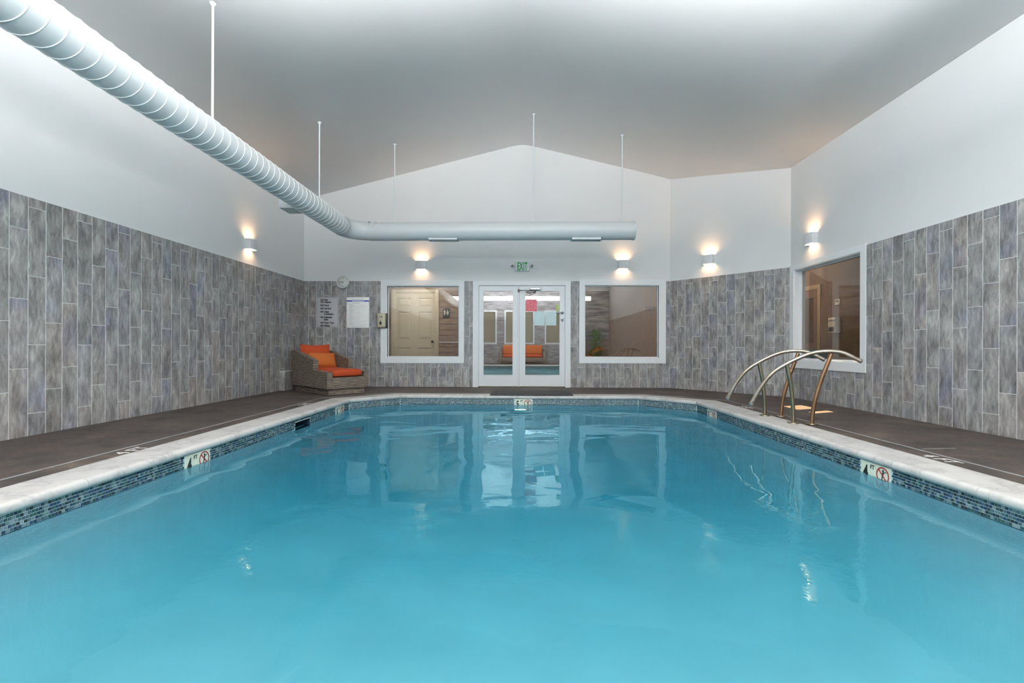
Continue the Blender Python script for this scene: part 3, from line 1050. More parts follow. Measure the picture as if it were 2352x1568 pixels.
# lap siding to the right of the panel door, each board a piece
for k in range(19):
    z = 0.02 + k * 0.132
    if z < 2.6:
        MB().prism([(YW, z), (YW - 0.016, z), (YW - 0.006, z + 0.13), (YW, z + 0.13)], 'x', -1.905, -1.02).build('siding_board', M['siding'], wall_cor)
MB().box(-1.9, -1.02, YW - 0.03, YW - 0.012, 0.90, 0.925).build('chair_rail', M['white_part'], wall_cor)
# dividing stub wall and dark stone patch seen through the right-hand window
for k in range(16):
    z = 1.0 + k * 0.1
    MB().box(1.0 + 0.02 * (k % 3), 2.05, YW - 0.02 - 0.008 * ((k * 7) % 3), YW, z, z + 0.094).build('stone_course', M['stone'], wall_cor)

# six-panel door
d2 = bpy.data.objects.new('door_2', None)
C.objects.link(d2)
d2.matrix_world = frame((0, YW, 0), 0)
struct(d2, 'cream six-panel door seen through the left window')
m = MB()
for a, b, c, d in ((-3.03, -2.92, 0, 2.14), (-1.995, -1.905, 0, 2.14), (-2.92, -1.995, 2.06, 2.14)):
    m.bbox(a, b, -0.03, 0, c, d, 0.006)
m.build('casing', M['cream_door'], d2)
pan = []
for cx in (-2.715, -2.225):
    for z0_, z1_ in ((0.2, 0.78), (0.98, 1.62), (1.74, 1.94)):
        pan.append((cx - 0.15, cx + 0.15, z0_, z1_))
m = MB()
wall_cells(m, -2.92, -1.995, 0.01, 2.06, -0.02, 0, pan)
lf = m.build('door_leaf', M['cream_door'], d2)
for a, b, c, d in pan:
    m = MB()
    vs_ = [(a, -0.004, c), (b, -0.004, c), (b, -0.004, d), (a, -0.004, d), (a + 0.05, -0.015, c + 0.05), (b - 0.05, -0.015, c + 0.05), (b - 0.05, -0.015, d - 0.05), (a + 0.05, -0.015, d - 0.05)]
    m.add(vs_, [(4, 5, 6, 7), (0, 1, 5, 4), (1, 2, 6, 5), (2, 3, 7, 6), (3, 0, 4, 7)])
    m.build('panel', M['cream_door'], lf)
m = MB().lathe([(0.0, 0.06), (0.02, 0.058), (0.028, 0.045), (0.02, 0.03), (0.012, 0.02), (0.03, 0.008), (0.032, 0.0)], 16, Matrix.Translation((-2.055, -0.02, 0.925)) @ Matrix.Rotation(pi / 2, 4, 'X'))
m.build('door_knob', plain('dark_bronze_knob', (0.06, 0.045, 0.035), 0.35, metal=0.8), lf)

# restroom sign
rs = thing('restroom_sign', 'small black restroom sign with white figures on tan corridor wall', 'sign', frame((-1.733, YW - 0.024, 1.596)))
MB().bbox(-0.077, 0.077, -0.008, 0.0, -0.108, 0.108, 0.006).build('plate', M['black'], rs)
for cx, skirt in ((-0.038, False), (0.032, True)):
    m = MB().lathe([(0, 0.003), (0.013, 0.003), (0.013, 0)], 14, Matrix.Translation((cx, -0.008, 0.07)) @ Matrix.Rotation(pi / 2, 4, 'X'))
    if skirt:
        m.prism([(cx - 0.01, 0.052), (cx - 0.03, -0.02), (cx + 0.03, -0.02), (cx + 0.01, 0.052)], 'y', -0.011, -0.008)
    else:
        m.prism([(cx - 0.02, 0.052), (cx - 0.02, -0.01), (cx + 0.02, -0.01), (cx + 0.02, 0.052)], 'y', -0.011, -0.008)
    m.box(cx - 0.013, cx - 0.003, -0.011, -0.008, -0.06, -0.01).box(cx + 0.003, cx + 0.013, -0.011, -0.008, -0.06, -0.01)
    m.build('figure', M['white_part'], rs)

# wall letters, cut off by the window frame in the photograph
wl = thing('wall_letters', 'dark serif letters M I L on the corridor wall seen through right window', 'lettering', frame((3.02, YW - 0.002, 1.665)) @ Matrix.Scale(0.94, 4))
def serif(mb_, x, w):
    mb_.box(x - w, x + w, -0.012, 0, 0, 0.012).box(x - w, x + w, -0.012, 0, 0.083, 0.095)
m = MB()
m.box(-0.115, -0.107, -0.012, 0, 0, 0.095).box(-0.035, -0.018, -0.012, 0, 0, 0.095)
m.prism([(-0.112, 0.095), (-0.095, 0.095), (-0.065, 0.02), (-0.072, 0.005)], 'y', -0.012, 0).prism([(-0.036, 0.095), (-0.03, 0.085), (-0.065, 0.005), (-0.074, 0.01)], 'y', -0.012, 0)
serif(m, -0.111, 0.013); serif(m, -0.027, 0.02)
m.build('letter', M['ink'], wl)
m = MB().box(0.018, 0.036, -0.012, 0, 0, 0.095); serif(m, 0.027, 0.02); m.build('letter', M['ink'], wl)
m = MB().box(0.076, 0.094, -0.012, 0, 0, 0.095).box(0.085, 0.13, -0.012, 0, 0, 0.012).box(0.12, 0.13, -0.012, 0, 0, 0.035); serif(m, 0.085, 0.02); m.build('letter', M['ink'], wl)

# potted plant in the corridor
pl = thing('potted_plant', 'leafy green potted plant standing in the dim corridor behind right window', 'plant', Matrix.Translation((1.68, 10.45, 0)))
MB().lathe([(0, 0.0), (0.13, 0.0), (0.17, 0.30), (0.18, 0.32), (0.165, 0.32), (0.155, 0.29), (0, 0.29)], 20).build('pot', M['terracotta'], pl)
MB().tube([(0, 0, 0.28), (0.01, 0, 0.6), (0, 0.01, 1.0)], 0.012, 8).build('stem', M['terracotta'], pl)
rr = random.Random(3)
lv = MB()
for k in range(420):
    a = rr.uniform(0, 2 * pi)
    z = rr.uniform(0.30, 1.14)
    rad = 0.17 * sqrt(max(0.02, 1 - ((z - 0.66) / 0.56) ** 2)) * rr.uniform(0.2, 1.0)
    ln = rr.uniform(0.08, 0.15)
    d = Vector((cos(a), sin(a), rr.uniform(0.3, 1.6))).normalized()
    s = d.cross(Vector((0, 0, 1))).normalized() * rr.uniform(0.016, 0.028)
    p = Vector((rad * cos(a), rad * sin(a), z))
    lv.add([p, p + d * ln * 0.5 + s, p + d * ln, p + d * ln * 0.5 - s], [(0, 1, 2), (0, 2, 3)])
o = lv.build('foliage', M['leaf'], pl)
o['kind'] = 'stuff'

# things seen through the right-wall window
tk = thing('towel_dispenser', 'small white paper dispenser on brown corridor wall seen through right-wall window', 'dispenser', frame((hx - 0.02, 8.03, 1.06), -pi / 2))
MB().bbox(-0.09, 0.09, -0.10, 0, 0.0, 0.26, 0.012).build('housing', M['white_part'], tk)
MB().bbox(-0.07, 0.07, -0.103, -0.09, 0.02, 0.10, 0.006).build('window_slot', M['black'], tk)
MB().box(-0.085, 0.085, -0.106, -0.09, 0.20, 0.22).build('cover_trim', M['steel'], tk)
th = thing('thermostat', 'white square wall control above the paper dispenser beyond right-wall window', 'thermostat', frame((hx - 0.02, 8.0, 1.53), -pi / 2))
MB().bbox(-0.06, 0.06, -0.025, 0, 0, 0.10, 0.008).build('cover', M['white_part'], th)
MB().box(-0.035, 0.035, -0.028, -0.02, 0.05, 0.085).build('display', M['lens_grey'], th)
d3 = bpy.data.objects.new('door_3', None)
C.objects.link(d3)
d3.matrix_world = frame((hx - 0.02, 8.86, 0), -pi / 2)
struct(d3, 'dim door with pale casing in the side corridor beyond the right-wall window')
m = MB()
for a, b, c, d in ((-0.42, -0.34, 0, 1.95), (0.34, 0.42, 0, 1.95), (-0.34, 0.34, 1.87, 1.95)):
    m.bbox(a, b, -0.03, 0, c, d, 0.006)
m.build('casing', plain('beige_casing', (0.36, 0.30, 0.22), 0.5), d3)
m = MB()
wall_cells(m, -0.34, 0.34, 0.01, 1.87, -0.02, 0, [(-0.22, 0.22, 0.9, 1.72)])
lf = m.build('door_leaf', M['brown_wall'], d3)
MB().box(-0.22, 0.22, -0.012, -0.008, 0.9, 1.72).build('pane', M['window_glass'], lf)
tc = thing('teal_armchair', 'teal upholstered chair just visible through the right-wall window', 'chair', frame((4.93, 8.0, 0), -0.35) @ Matrix.Scale(0.9, 4))
MB().bbox(-0.3, 0.3, -0.3, 0.3, 0.16, 0.42, 0.04).build('seat', M['teal_fabric'], tc)
MB().bbox(-0.3, 0.3, 0.2, 0.34, 0.38, 0.86, 0.05).build('backrest', M['teal_fabric'], tc)
for sx in (-1, 1):
    MB().bbox(sx * 0.32 - 0.05, sx * 0.32 + 0.05, -0.28, 0.3, 0.16, 0.60, 0.03).build('armrest', M['teal_fabric'], tc)
    for sy in (-1, 1):
        MB().tube([(sx * 0.27, sy * 0.25, 0), (sx * 0.26, sy * 0.24, 0.18)], 0.02, 8).build('leg', M['iron'], tc)

# ------------------------------------------------------------------ wall behind the camera: window frames and blinds
for n, (a, b) in enumerate(RW):
    w = bpy.data.objects.new('window_%d' % (4 + n), None)
    C.objects.link(w)
    w.matrix_world = F_REAR
    struct(w, 'window with closed olive blinds in the stone wall behind the viewer')
    op = (-b, -a, 1.02, 2.55)
    casing(w, op, (-b - 0.08, -a + 0.08, 0.94, 2.63), M['trim'], 0.02)
    MB().box(-b, -a, 0.11, 0.116, 1.02, 2.55).build('pane', M['window_glass'], w)
    for kz in range(22):
        z = 1.03 + kz * 0.069
        MB().prism([(0.05, z), (0.054, z - 0.001), (0.088, z + 0.072), (0.084, z + 0.074)], 'x', -b + 0.01, -a - 0.01).build('slat', M['blind'], w)

# ------------------------------------------------------------------ swimming pool
pool = thing('swimming_pool', 'indoor swimming pool with white marble edge and blue mosaic waterline', 'swimming pool')
SK = (5.39, 5.76, -0.30, -0.088)
ZTOP = -0.057


def depth(y):
    return -0.85 - 1.35 * max(0, min(1, (y - 1.5) / 4.0)) ** 0.95


mb = MB()
# upper walls; the skimmer mouth is left open in the left one
ZM = -0.40
ys = [-2.2, SK[0], SK[1], 7.1]
for i in range(3):
    zs = [ZTOP, SK[3], SK[2], ZM]
    for j in range(3):
        if i == 1 and j == 1:
            continue
        ya, yb = ys[i], ys[i + 1]
        mb.quad((-2.62, ya, zs[j]), (-2.62, yb, zs[j]), (-2.62, yb, zs[j + 1]), (-2.62, ya, zs[j + 1]))
for i in range(1, 6):
    p, q = PP[i], PP[(i + 1) % 6]
    mb.quad((*p, ZTOP), (*q, ZTOP), (*q, ZM), (*p, ZM))
for i in range(6):
    j = (i + 1) % 6
    mb.quad((*PP[i], ZTOP), (*PP[j], ZTOP), (*OUT[j], ZTOP), (*OUT[i], ZTOP))
# coved lower walls running smoothly into a sloping floor
cv, cf = [], []
NY, NR = 12, 12
rings = []
for k in range(NR + 1):
    a = k / NR * pi / 2
    ins_ = 0.75 * (1 - cos(a))
    dz = sin(a)
    po = offset(PP, [-ins_] * 6)
    row = []
    for i in range(6):
        p, q = po[i], po[(i + 1) % 6]
        for m_ in range(NY):
            x = p[0] + (q[0] - p[0]) * m_ / NY
            y = p[1] + (q[1] - p[1]) * m_ / NY
            row.append((x, y, ZM + (depth(y) - ZM) * dz))
    rings.append(row)
nn_ = len(rings[0])
for row in rings:
    cv += row
for k in range(NR):
    for i in range(nn_):
        j = (i + 1) % nn_
        cf.append((k * nn_ + i, k * nn_ + j, (k + 1) * nn_ + j, (k + 1) * nn_ + i))
po = [v for v in rings[-1]]
cx_, cy_ = sum(v[0] for v in po) / nn_, sum(v[1] for v in po) / nn_
inner_prev = len(cv) - nn_
for k in range(1, 9):
    f_ = 1 - k / 9
    for v in po:
        x, y = cx_ + (v[0] - cx_) * f_, cy_ + (v[1] - cy_) * f_
        cv.append((x, y, depth(y)))
    base_ = len(cv) - nn_
    for i in range(nn_):
        j = (i + 1) % nn_
        cf.append((inner_prev + i, inner_prev + j, base_ + j, base_ + i))
    inner_prev = base_
cf.append(tuple(range(inner_prev, inner_prev + nn_)))
mb.add(cv, cf, True)
mb.build('basin', M['plaster'], pool)
# skimmer
mb = MB()
x_, X_ = -2.87, -2.615
mb.quad((x_, SK[0], SK[2]), (x_, SK[1], SK[2]), (x_, SK[1], SK[3]), (x_, SK[0], SK[3]))
for z in (SK[2], SK[3]):
    mb.quad((x_, SK[0], z), (X_, SK[0], z), (X_, SK[1], z), (x_, SK[1], z))
for y in (SK[0], SK[1]):
    mb.quad((x_, y, SK[2]), (X_, y, SK[2]), (X_, y, SK[3]), (x_, y, SK[3]))
sk = mb.build('skimmer', M['skimmer'], pool)
MB().bbox(-2.66, -2.645, SK[0] + 0.02, SK[1] - 0.02, -0.26, -0.19, 0.004).build('skimmer_flap', M['darkgrey'], sk)

# coping stones
prof = [(1.0, 0.003), (0.13, 0.003), (0.10, 0.0027), (0.055, 0.0005), (0.022, -0.006), (0.004, -0.016), (0.0, -0.026), (0.0, -0.036), (0.012, -0.049), (0.05, -0.055), (0.10, -0.056), (1.0, -0.056)]
for i in range(6):
    j = (i + 1) % 6
    A, B, Ao, Bo = Vector(NOSE[i]), Vector(NOSE[j]), Vector(OUT[i]), Vector(OUT[j])
    ln = (B - A).length
    n = max(1, round(ln / 0.63))
    for k in range(n):
        t0 = k / n + 0.0016 / ln
        t1 = (k + 1) / n - 0.0016 / ln
        m = MB()
        vs_ = []
        for t in (t0, t1):
            a, b = A.lerp(B, t), Ao.lerp(Bo, t)
            for s, z in prof:
                p = a.lerp(b, s)
                vs_.append((p.x, p.y, z))
        q = len(prof)
        m.add(vs_, [(u, u + 1, q + u + 1, q + u) for u in range(q - 1)], True)
        m.add(vs_, [(q - 1, 0, q, 2 * q - 1), tuple(range(q)), tuple(range(2 * q - 1, q - 1, -1))])
        m.build('coping_stone', M['marble'], pool)

# mosaic waterline: six staggered courses
MP, MS, MT = 0.0194, 0.0171, 0.004
mos = MB().add([(-MS / 2, 0, -MS / 2), (MS / 2, 0, -MS / 2), (MS / 2, 0, MS / 2), (-MS / 2, 0, MS / 2),
                (-MS / 2 + .001, -MT, -MS / 2 + .001), (MS / 2 - .001, -MT, -MS / 2 + .001), (MS / 2 - .001, -MT, MS / 2 - .001), (-MS / 2 + .001, -MT, MS / 2 - .001)],
               [(4, 5, 6, 7), (0, 1, 5, 4), (1, 2, 6, 5), (2, 3, 7, 6), (3, 0, 4, 7)]).mesh('mosaic_tile', M['mosaic'])
MARK = {0: [(3.598, 3.890), (6.575, 6.885)], 2: [(-0.090, 0.198)], 4: [(-3.667, -3.380), (-6.645, -6.345)]}   # along local x
SEGF = []
for i in range(6):
    a, b = Vector(PP[i]), Vector(PP[(i + 1) % 6])
    d = (b - a).normalized()
    SEGF.append((frame((a.x, a.y, 0), atan2(d.y, d.x)), (b - a).length))
rest = MB()
for i in range(6):
    fr, ln = SEGF[i]
    org = {0: PP[0][1], 2: PP[2][0], 4: -PP[4][1]}.get(i, 0.0)
    for r in range(6):
        z = ZTOP - 0.0015 - MP * (r + 0.5)
        x = MP * (0.5 if r % 2 else 1.0)
        while x < ln - MS / 2:
            g = x + org
            skip = any(a - 0.011 < g < b + 0.011 for a, b in MARK.get(i, []))
            if i == 0 and SK[0] - 0.01 < g < SK[1] + 0.01 and z < SK[3] + 0.01:
                skip = True
            if not skip:
                single = (i == 0 and 2.26 < g < 2.73) or (i == 4 and -2.88 < g < -2.41)
                if single:
                    link('mosaic_tile', mos, pool, fr @ Matrix.Translation((x, 0, z)))
                else:
                    rest.add([fr @ Vector((x + v.co.x, v.co.y, z + v.co.z)) for v in mos.vertices], [tuple(p.vertices) for p in mos.polygons])
            x += MP
rest.build('mosaic_band', M['mosaic_joined'], pool)['kind'] = 'stuff'
gb = MB()
for i in range(6):
    fr, ln = SEGF[i]
    org = {0: PP[0][1]}.get(i, None)
    spans = [(0, ln, ZTOP - 6 * MP)]
    if i == 0:
        spans = [(0, SK[0] + 2.2, ZTOP - 6 * MP), (SK[0] + 2.2, SK[1] + 2.2, SK[3]), (SK[1] + 2.2, ln, ZTOP - 6 * MP)]
    for a, b, z in spans:
        gb.add([fr @ Vector(p) for p in ((a, -0.0012, z), (b, -0.0012, z), (b, -0.0012, ZTOP), (a, -0.0012, ZTOP))], [(0, 1, 2, 3)])
gb.build('mosaic_grout', M['pool_grout'], pool)


# depth markers
def marker(fr, x0, x1, digit):
    w = (x1 - x0) / 2
    rt = None
    for q in range(2):
        a = x0 + q * w + 0.001
        b = a + w - 0.002
        m = MB().bbox(a, b, -0.0065, -0.001, ZTOP - 0.15, ZTOP - 0.002, 0.0015, 1)
        o = m.build('depth_marker', M['cream_tile'], pool, fr)
        if q == 0:
            text('numeral', digit, 0.150, M['ink'], o, a + 0.022, ZTOP - 0.134, -0.0066, sx=0.66, bold=0.004)
            text('unit_letters', 'FT', 0.042, M['ink'], o, a + w * 0.64, ZTOP - 0.048, -0.0066, sx=0.95, bold=0.0015)
        else:
            cx, cz = (a + b) / 2, ZTOP - 0.07
            g = ring(0.051, 0.060, -0.0082, -0.0064, cx, cz)
            g.build('prohibition_ring', M['red_ink'], o)
            s = MB()
            d = 0.039
            s.prism([(cx - d - 0.003, cz + d - 0.003), (cx - d + 0.003, cz + d + 0.003), (cx + d + 0.003, cz - d + 0.003), (cx + d - 0.003, cz - d - 0.003)], 'y', -0.0086, -0.0064)
            s.build('prohibition_slash', M['red_ink'], o)
            f = MB()
            f.lathe([(0, 0.0012), (0.009, 0.0012), (0.009, 0)], 12, Matrix.Translation((cx + 0.004, -0.0065, cz + 0.033)) @ Matrix.Rotation(pi / 2, 4, 'X'))
            f.prism([(cx - 0.002, cz + 0.024), (cx + 0.012, cz + 0.022), (cx + 0.004, cz - 0.012), (cx - 0.008, cz - 0.010)], 'y', -0.0076, -0.0064)
            f.prism([(cx - 0.008, cz - 0.010), (cx + 0.001, cz - 0.011), (cx - 0.008, cz - 0.045), (cx - 0.014, cz - 0.043)], 'y', -0.0076, -0.0064)
            f.prism([(cx + 0.010, cz + 0.024), (cx + 0.012, cz + 0.017), (cx + 0.036, cz + 0.028), (cx + 0.034, cz + 0.033)], 'y', -0.0076, -0.0064)
            f.build('diver_figure', M['ink'], o)


marker(SEGF[0][0], 3.598 + 2.2, 3.890 + 2.2, '4')
marker(SEGF[0][0], 6.575 + 2.2, 6.885 + 2.2, '5')
marker(SEGF[2][0], -0.090 + 2.0, 0.198 + 2.0, '5')
marker(SEGF[4][0], 7.05 - 3.667, 7.05 - 3.380, '4')
marker(SEGF[4][0], 7.05 - 6.645, 7.05 - 6.345, '5')

# underwater lamp in the far wall
m = MB().lathe([(0.0, 0.012), (0.10, 0.012), (0.115, 0.0)], 28, Matrix.Translation((0.0, 7.745, -0.74)) @ Matrix.Rotation(pi / 2, 4, 'X'))
pl_ = m.build('pool_lamp', M['pool_lens'], pool)
m = ring(0.115, 0.14, -0.02, 0.0, 0, 0, 28)
m.build('lamp_rim', M['steel'], pl_, Matrix.Translation((0, 7.745, -0.74)))

# water
WZ = -0.155
mb = MB()
wp = offset(PP, [0.03] * 6)
n = len(wp)
zb = -2.5
vs_ = [(x, y, WZ) for x, y in wp] + [(x, y, zb) for x, y in wp]
mb.add(vs_, [tuple(range(n))[::-1], tuple(range(n, 2 * n))] + [(i, (i + 1) % n, n + (i + 1) % n, n + i) for i in range(n)])
wat = mb.build('pool_water', M['water'])
tag(wat, 'clear turquoise water filling the swimming pool', 'water', kind='stuff')

# rubber mat
mat_o = thing('rubber_mat', 'dark grey rubber mat on the pool edge before the double door', 'mat', Matrix.Translation((0.185, 8.10, 0.003)))
m = MB().bbox(-0.69, 0.69, -0.385, 0.385, 0, 0.012, 0.004)
b = m.build('mat_body', M['darkgrey'], mat_o)
m = MB()
for k in range(34):
    x = -0.66 + k * 0.04
    m.box(x - 0.008, x + 0.008, -0.37, 0.37, 0.0118, 0.0145)
m.build('tread_ribs', M['darkgrey'], mat_o)

# ------------------------------------------------------------------ handrails
def smooth_path(pts, n=8):
    pts = [Vector(p) for p in pts]
    out = []
    P2 = [pts[0] * 2 - pts[1]] + pts + [pts[-1] * 2 - pts[-2]]
    for i in range(1, len(P2) - 2):
        for k in range(n):
            t = k / n
            a, b, c, d = P2[i - 1], P2[i], P2[i + 1], P2[i + 2]
            out.append(0.5 * ((2 * b) + (c - a) * t + (2 * a - 5 * b + 4 * c - d) * t * t + (3 * b - 3 * c + d - a) * t ** 3))
    out.append(pts[-1])
    return out


def handrail(p0, label):
    """local x runs from the pool towards the wall"""
    ang = atan2(-0.42, 1.0)
    r = thing('handrail', label, 'handrail', frame((p0[0], p0[1], 0.0), ang))
    R = 0.0205
    k = sqrt(1 + 0.42 ** 2)
    # measured (x - p0x, z) along the skewed plane
    top = [(-0.372, 0.19), (-0.352, 0.235), (-0.287, 0.372), (-0.188, 0.524), (-0.052, 0.637), (0.118, 0.734), (0.258, 0.767), (0.40, 0.752), (0.535, 0.672)]
    path = smooth_path([(x * k, 0, z) for x, z in top])
    MB().tube(path, R, 14).build('arched_rail', M['rail_steel'], r)
    for (e, d) in ((path[0], path[0] - path[1]), (path[-1], path[-1] - path[-2])):
        d = d.normalized()
        MB().tube([e - d * 0.005, e + d * 0.008, e + d * 0.016], R, 14, radii=[R * 1.1, R * 1.1, R * 0.7]).build('end_cap', M['steel'], r)
    fx, bx = -0.004, 0.152
    front = smooth_path([(fx * k, 0, 0.004), (fx * k, 0, 0.10), (-0.014 * k, 0, 0.28), (-0.032 * k, 0, 0.45), (-0.062 * k, 0, 0.632)])
    back = smooth_path([(bx * k, 0, 0.004), (0.156 * k, 0, 0.10), (0.175 * k, 0, 0.25), (0.224 * k, 0, 0.46), (0.308 * k, 0, 0.742)])
    MB().tube(front, R, 14).build('post', M['bronze'], r)
    MB().tube(back, R, 14).build('post', M['copper'], r)['label'] = 'copper toned rear post'
    for x in (fx, bx):
        MB().lathe([(0.0, 0.016), (0.026, 0.016), (0.034, 0.013), (0.056, 0.010), (0.058, 0.0), (0.0, 0.0)], 24, Matrix.Translation((x * k, 0, 0.003))).build('flange', M['bronze'], r)
    return r


handrail((2.889, 5.56), 'arched bronze handrail over the pool edge, farther from the camera')
handrail((2.898, 5.00), 'arched bronze handrail over the pool edge, nearer the camera')

# ------------------------------------------------------------------ air duct
duct = thing('air_duct', 'white round spiral duct hung below the ceiling along left and end walls', 'duct', Matrix.Translation((0, 0, 0)))
DX, DY, DZ, DR = -2.97, 8.03, 2.80, 0.156
ER = 0.36
y_start = -4.3
main = [(DX, y_start + (DY - ER - y_start) * k / 24, DZ) for k in range(25)]
MB().tube(main, DR, 40, caps=False).build('spiral_duct_run', M['duct'], duct)
elb = []
for k in range(13):
    a = k / 12 * pi / 2
    elb.append((DX + ER - ER * cos(a), DY - ER + ER * sin(a), DZ))
MB().tube(elb, DR + 0.003, 40, caps=False).build('elbow', M['duct'], duct)
DEND = 1.94
cross = [(DX + ER + (DEND - DX - ER) * k / 12, DY, DZ - 0.012 + 0.012 * k / 12) for k in range(13)]
MB().tube(cross, DR, 40).build('cross_duct_run', M['duct'], duct)
# raised spiral seam
hel = []
turns = int((DY - ER - y_start) / 0.1155)
for k in range(turns * 28 + 1):
    a = 2 * pi * k / 28
    hel.append((DX + (DR + 0.001) * cos(a), y_start + 0.1155 * k / 28, DZ + (DR + 0.001) * sin(a)))
MB().tube(hel, 0.0038, 5, caps=False).build('spiral_seam', plain('white_seam', (0.93, 0.95, 0.95), 0.3), duct)
# end collar, slip joints
for x, w in ((DEND - 0.006, 0.012), (0.56, 0.006), (-2.50, 0.008), (1.10, 0.004)):
    MB().tube([(x - w, DY, DZ), (x + w, DY, DZ)], DR + 0.006 if w > 0.01 else DR + 0.003, 40).build('joint_collar', M['duct'], duct)
MB().tube([(DX, DY - ER - 0.012, DZ), (DX, DY - ER + 0.012, DZ)], DR + 0.006, 40, caps=False).build('joint_collar', M['duct'], duct)


def register(mat, label=None):
    r_ = MB()
    L, W, H = 0.52, 0.17, 0.032
    r_.box(-L / 2, L / 2, -W / 2, -W / 2 + 0.012, -H, 0.03).box(-L / 2, L / 2, W / 2 - 0.012, W / 2, -H, 0.03)
    r_.box(-L / 2, -L / 2 + 0.012, -W / 2, W / 2, -H, 0.03).box(L / 2 - 0.012, L / 2, -W / 2, W / 2, -H, 0.03)
    o = r_.build('supply_register', M['duct'], duct, mat)
    for k in range(9):
        y = -W / 2 + 0.02 + k * 0.02
        MB().prism([(y, -H + 0.004), (y + 0.003, -H + 0.002), (y + 0.015, -H + 0.03), (y + 0.012, -H + 0.032)], 'x', -L / 2 + 0.012, L / 2 - 0.012).build('blade', M['duct'], o)


register(Matrix.Translation((-1.33, DY, DZ - DR + 0.022)))
register(Matrix.Translation((1.12, DY, DZ - DR + 0.022)))
# side register on the long run
m = MB().box(-3.35, -3.08, 6.41, 6.70, 2.722, 2.93)
m.build('side_outlet', M['duct'], duct)
# hanger rods
for x, y, p in ((-2.97, 4.441, 1), (-2.97, 6.828, 1), (-2.181, DY, 0), (0.217, DY, 0), (1.734, DY, 0)):
    zt = ceil_z(x)
    o = MB().tube([(x, y, DZ + DR - 0.01), (x, y, zt)], 0.011, 10).build('hanger_rod', M['duct'], duct)
    MB().lathe([(0, 0), (0.028, 0), (0.028, -0.012), (0.014, -0.03), (0, -0.03)], 14, Matrix.Translation((x, y, zt - 0.004))).build('ceiling_cup', M['duct'], o)
    MB().bbox(x - 0.022, x + 0.022, y - 0.012, y + 0.012, DZ + DR - 0.012, DZ + DR + 0.03, 0.003).build('rod_clamp', M['duct'], o)


# ------------------------------------------------------------------ wall lamps
def sconce(fr, label):
    s = thing('wall_lamp', label, 'wall lamp', fr, 'up and down wall lamps')
    W, D, H, t = 0.095, 0.105, 0.082, 0.005
    pts = [(-W, 0), (-W, -D * 0.86), (-W * 0.5, -D * 0.97), (0, -D), (W * 0.5, -D * 0.97), (W, -D * 0.86), (W, 0)]
    inn = [(-W + t, 0), (-W + t, -D * 0.86 + t), (-W * 0.5, -D * 0.97 + t), (0, -D + t), (W * 0.5, -D * 0.97 + t), (W - t, -D * 0.86 + t), (W - t, 0)]
    m = MB()
    n = len(pts)
    for q in range(n - 1):
        a, b, c, d = pts[q], pts[q + 1], inn[q + 1], inn[q]
        m.prism([a, b, c, d], 'z', -H, H)
    m.build('shade', M['sconce'], s)
    MB().box(-W + t, W - t, -0.006, 0, -H * 0.8, H * 0.8).build('back_plate', M['sconce'], s)
    for z0_, z1_, mt in ((0.012, 0.018, 'lamp_glass'), (-0.022, -0.016, 'lamp_glass_low')):
        MB().prism(inn, 'z', z0_, z1_).build('lamp_glass', M[mt], s)
    return s


sconce(frame((-1.984, YB, 2.432)), 'white box wall lamp, lit, above the left end-wall window')
sconce(frame((2.027, YB, 2.444)), 'white box wall lamp, lit, above the right end-wall window')
sconce(frame((XL, 7.40, 2.43), pi / 2), 'white box wall lamp, lit, on the long left wall')
sconce(frame((XR, 7.10, 2.445), -pi / 2), 'white box wall lamp, lit, above the window in the right wall')
# on the angled wall
sconce(F_CORNER @ Matrix.Translation((0.81, 0, 2.43)), 'white box wall lamp, lit, on the angled corner wall')

# ------------------------------------------------------------------ exit sign
ex = thing('exit_sign', 'white EXIT sign with green letters above the double door', 'sign', frame((0.0315, YB, 2.41)))
MB().bbox(-0.145, 0.145, -0.05, 0, -0.098, 0.098, 0.01).build('housing', M['exit_white'], ex)
text('exit_letters', 'EXIT', 0.218, M['green_letters'], ex, 0.0, -0.078, -0.051, align='CENTER', sx=0.40, bold=0.008, space=1.16, depth=0.0015)
for sx in (-1, 1):
    o = MB().lathe([(0.0, 0.062), (0.022, 0.060), (0.034, 0.05), (0.036, 0.03), (0.026, 0.01), (0.012, 0.0)], 18, Matrix.Translation((sx * 0.197, -0.012, 0.0)) @ Matrix.Rotation(pi / 2, 4, 'X')).build('lamp_head', M['exit_white'], ex)
    MB().lathe([(0.0, 0.003), (0.02, 0.002), (0.021, 0.0)], 16, Matrix.Translation((sx * 0.197, -0.074, 0.0)) @ Matrix.Rotation(pi / 2, 4, 'X')).build('lamp_lens', M['lens_grey'], o)
    MB().tube([(sx * 0.13, -0.02, 0), (sx * 0.18, -0.02, 0)], 0.01, 8).build('lamp_arm', M['exit_white'], ex)

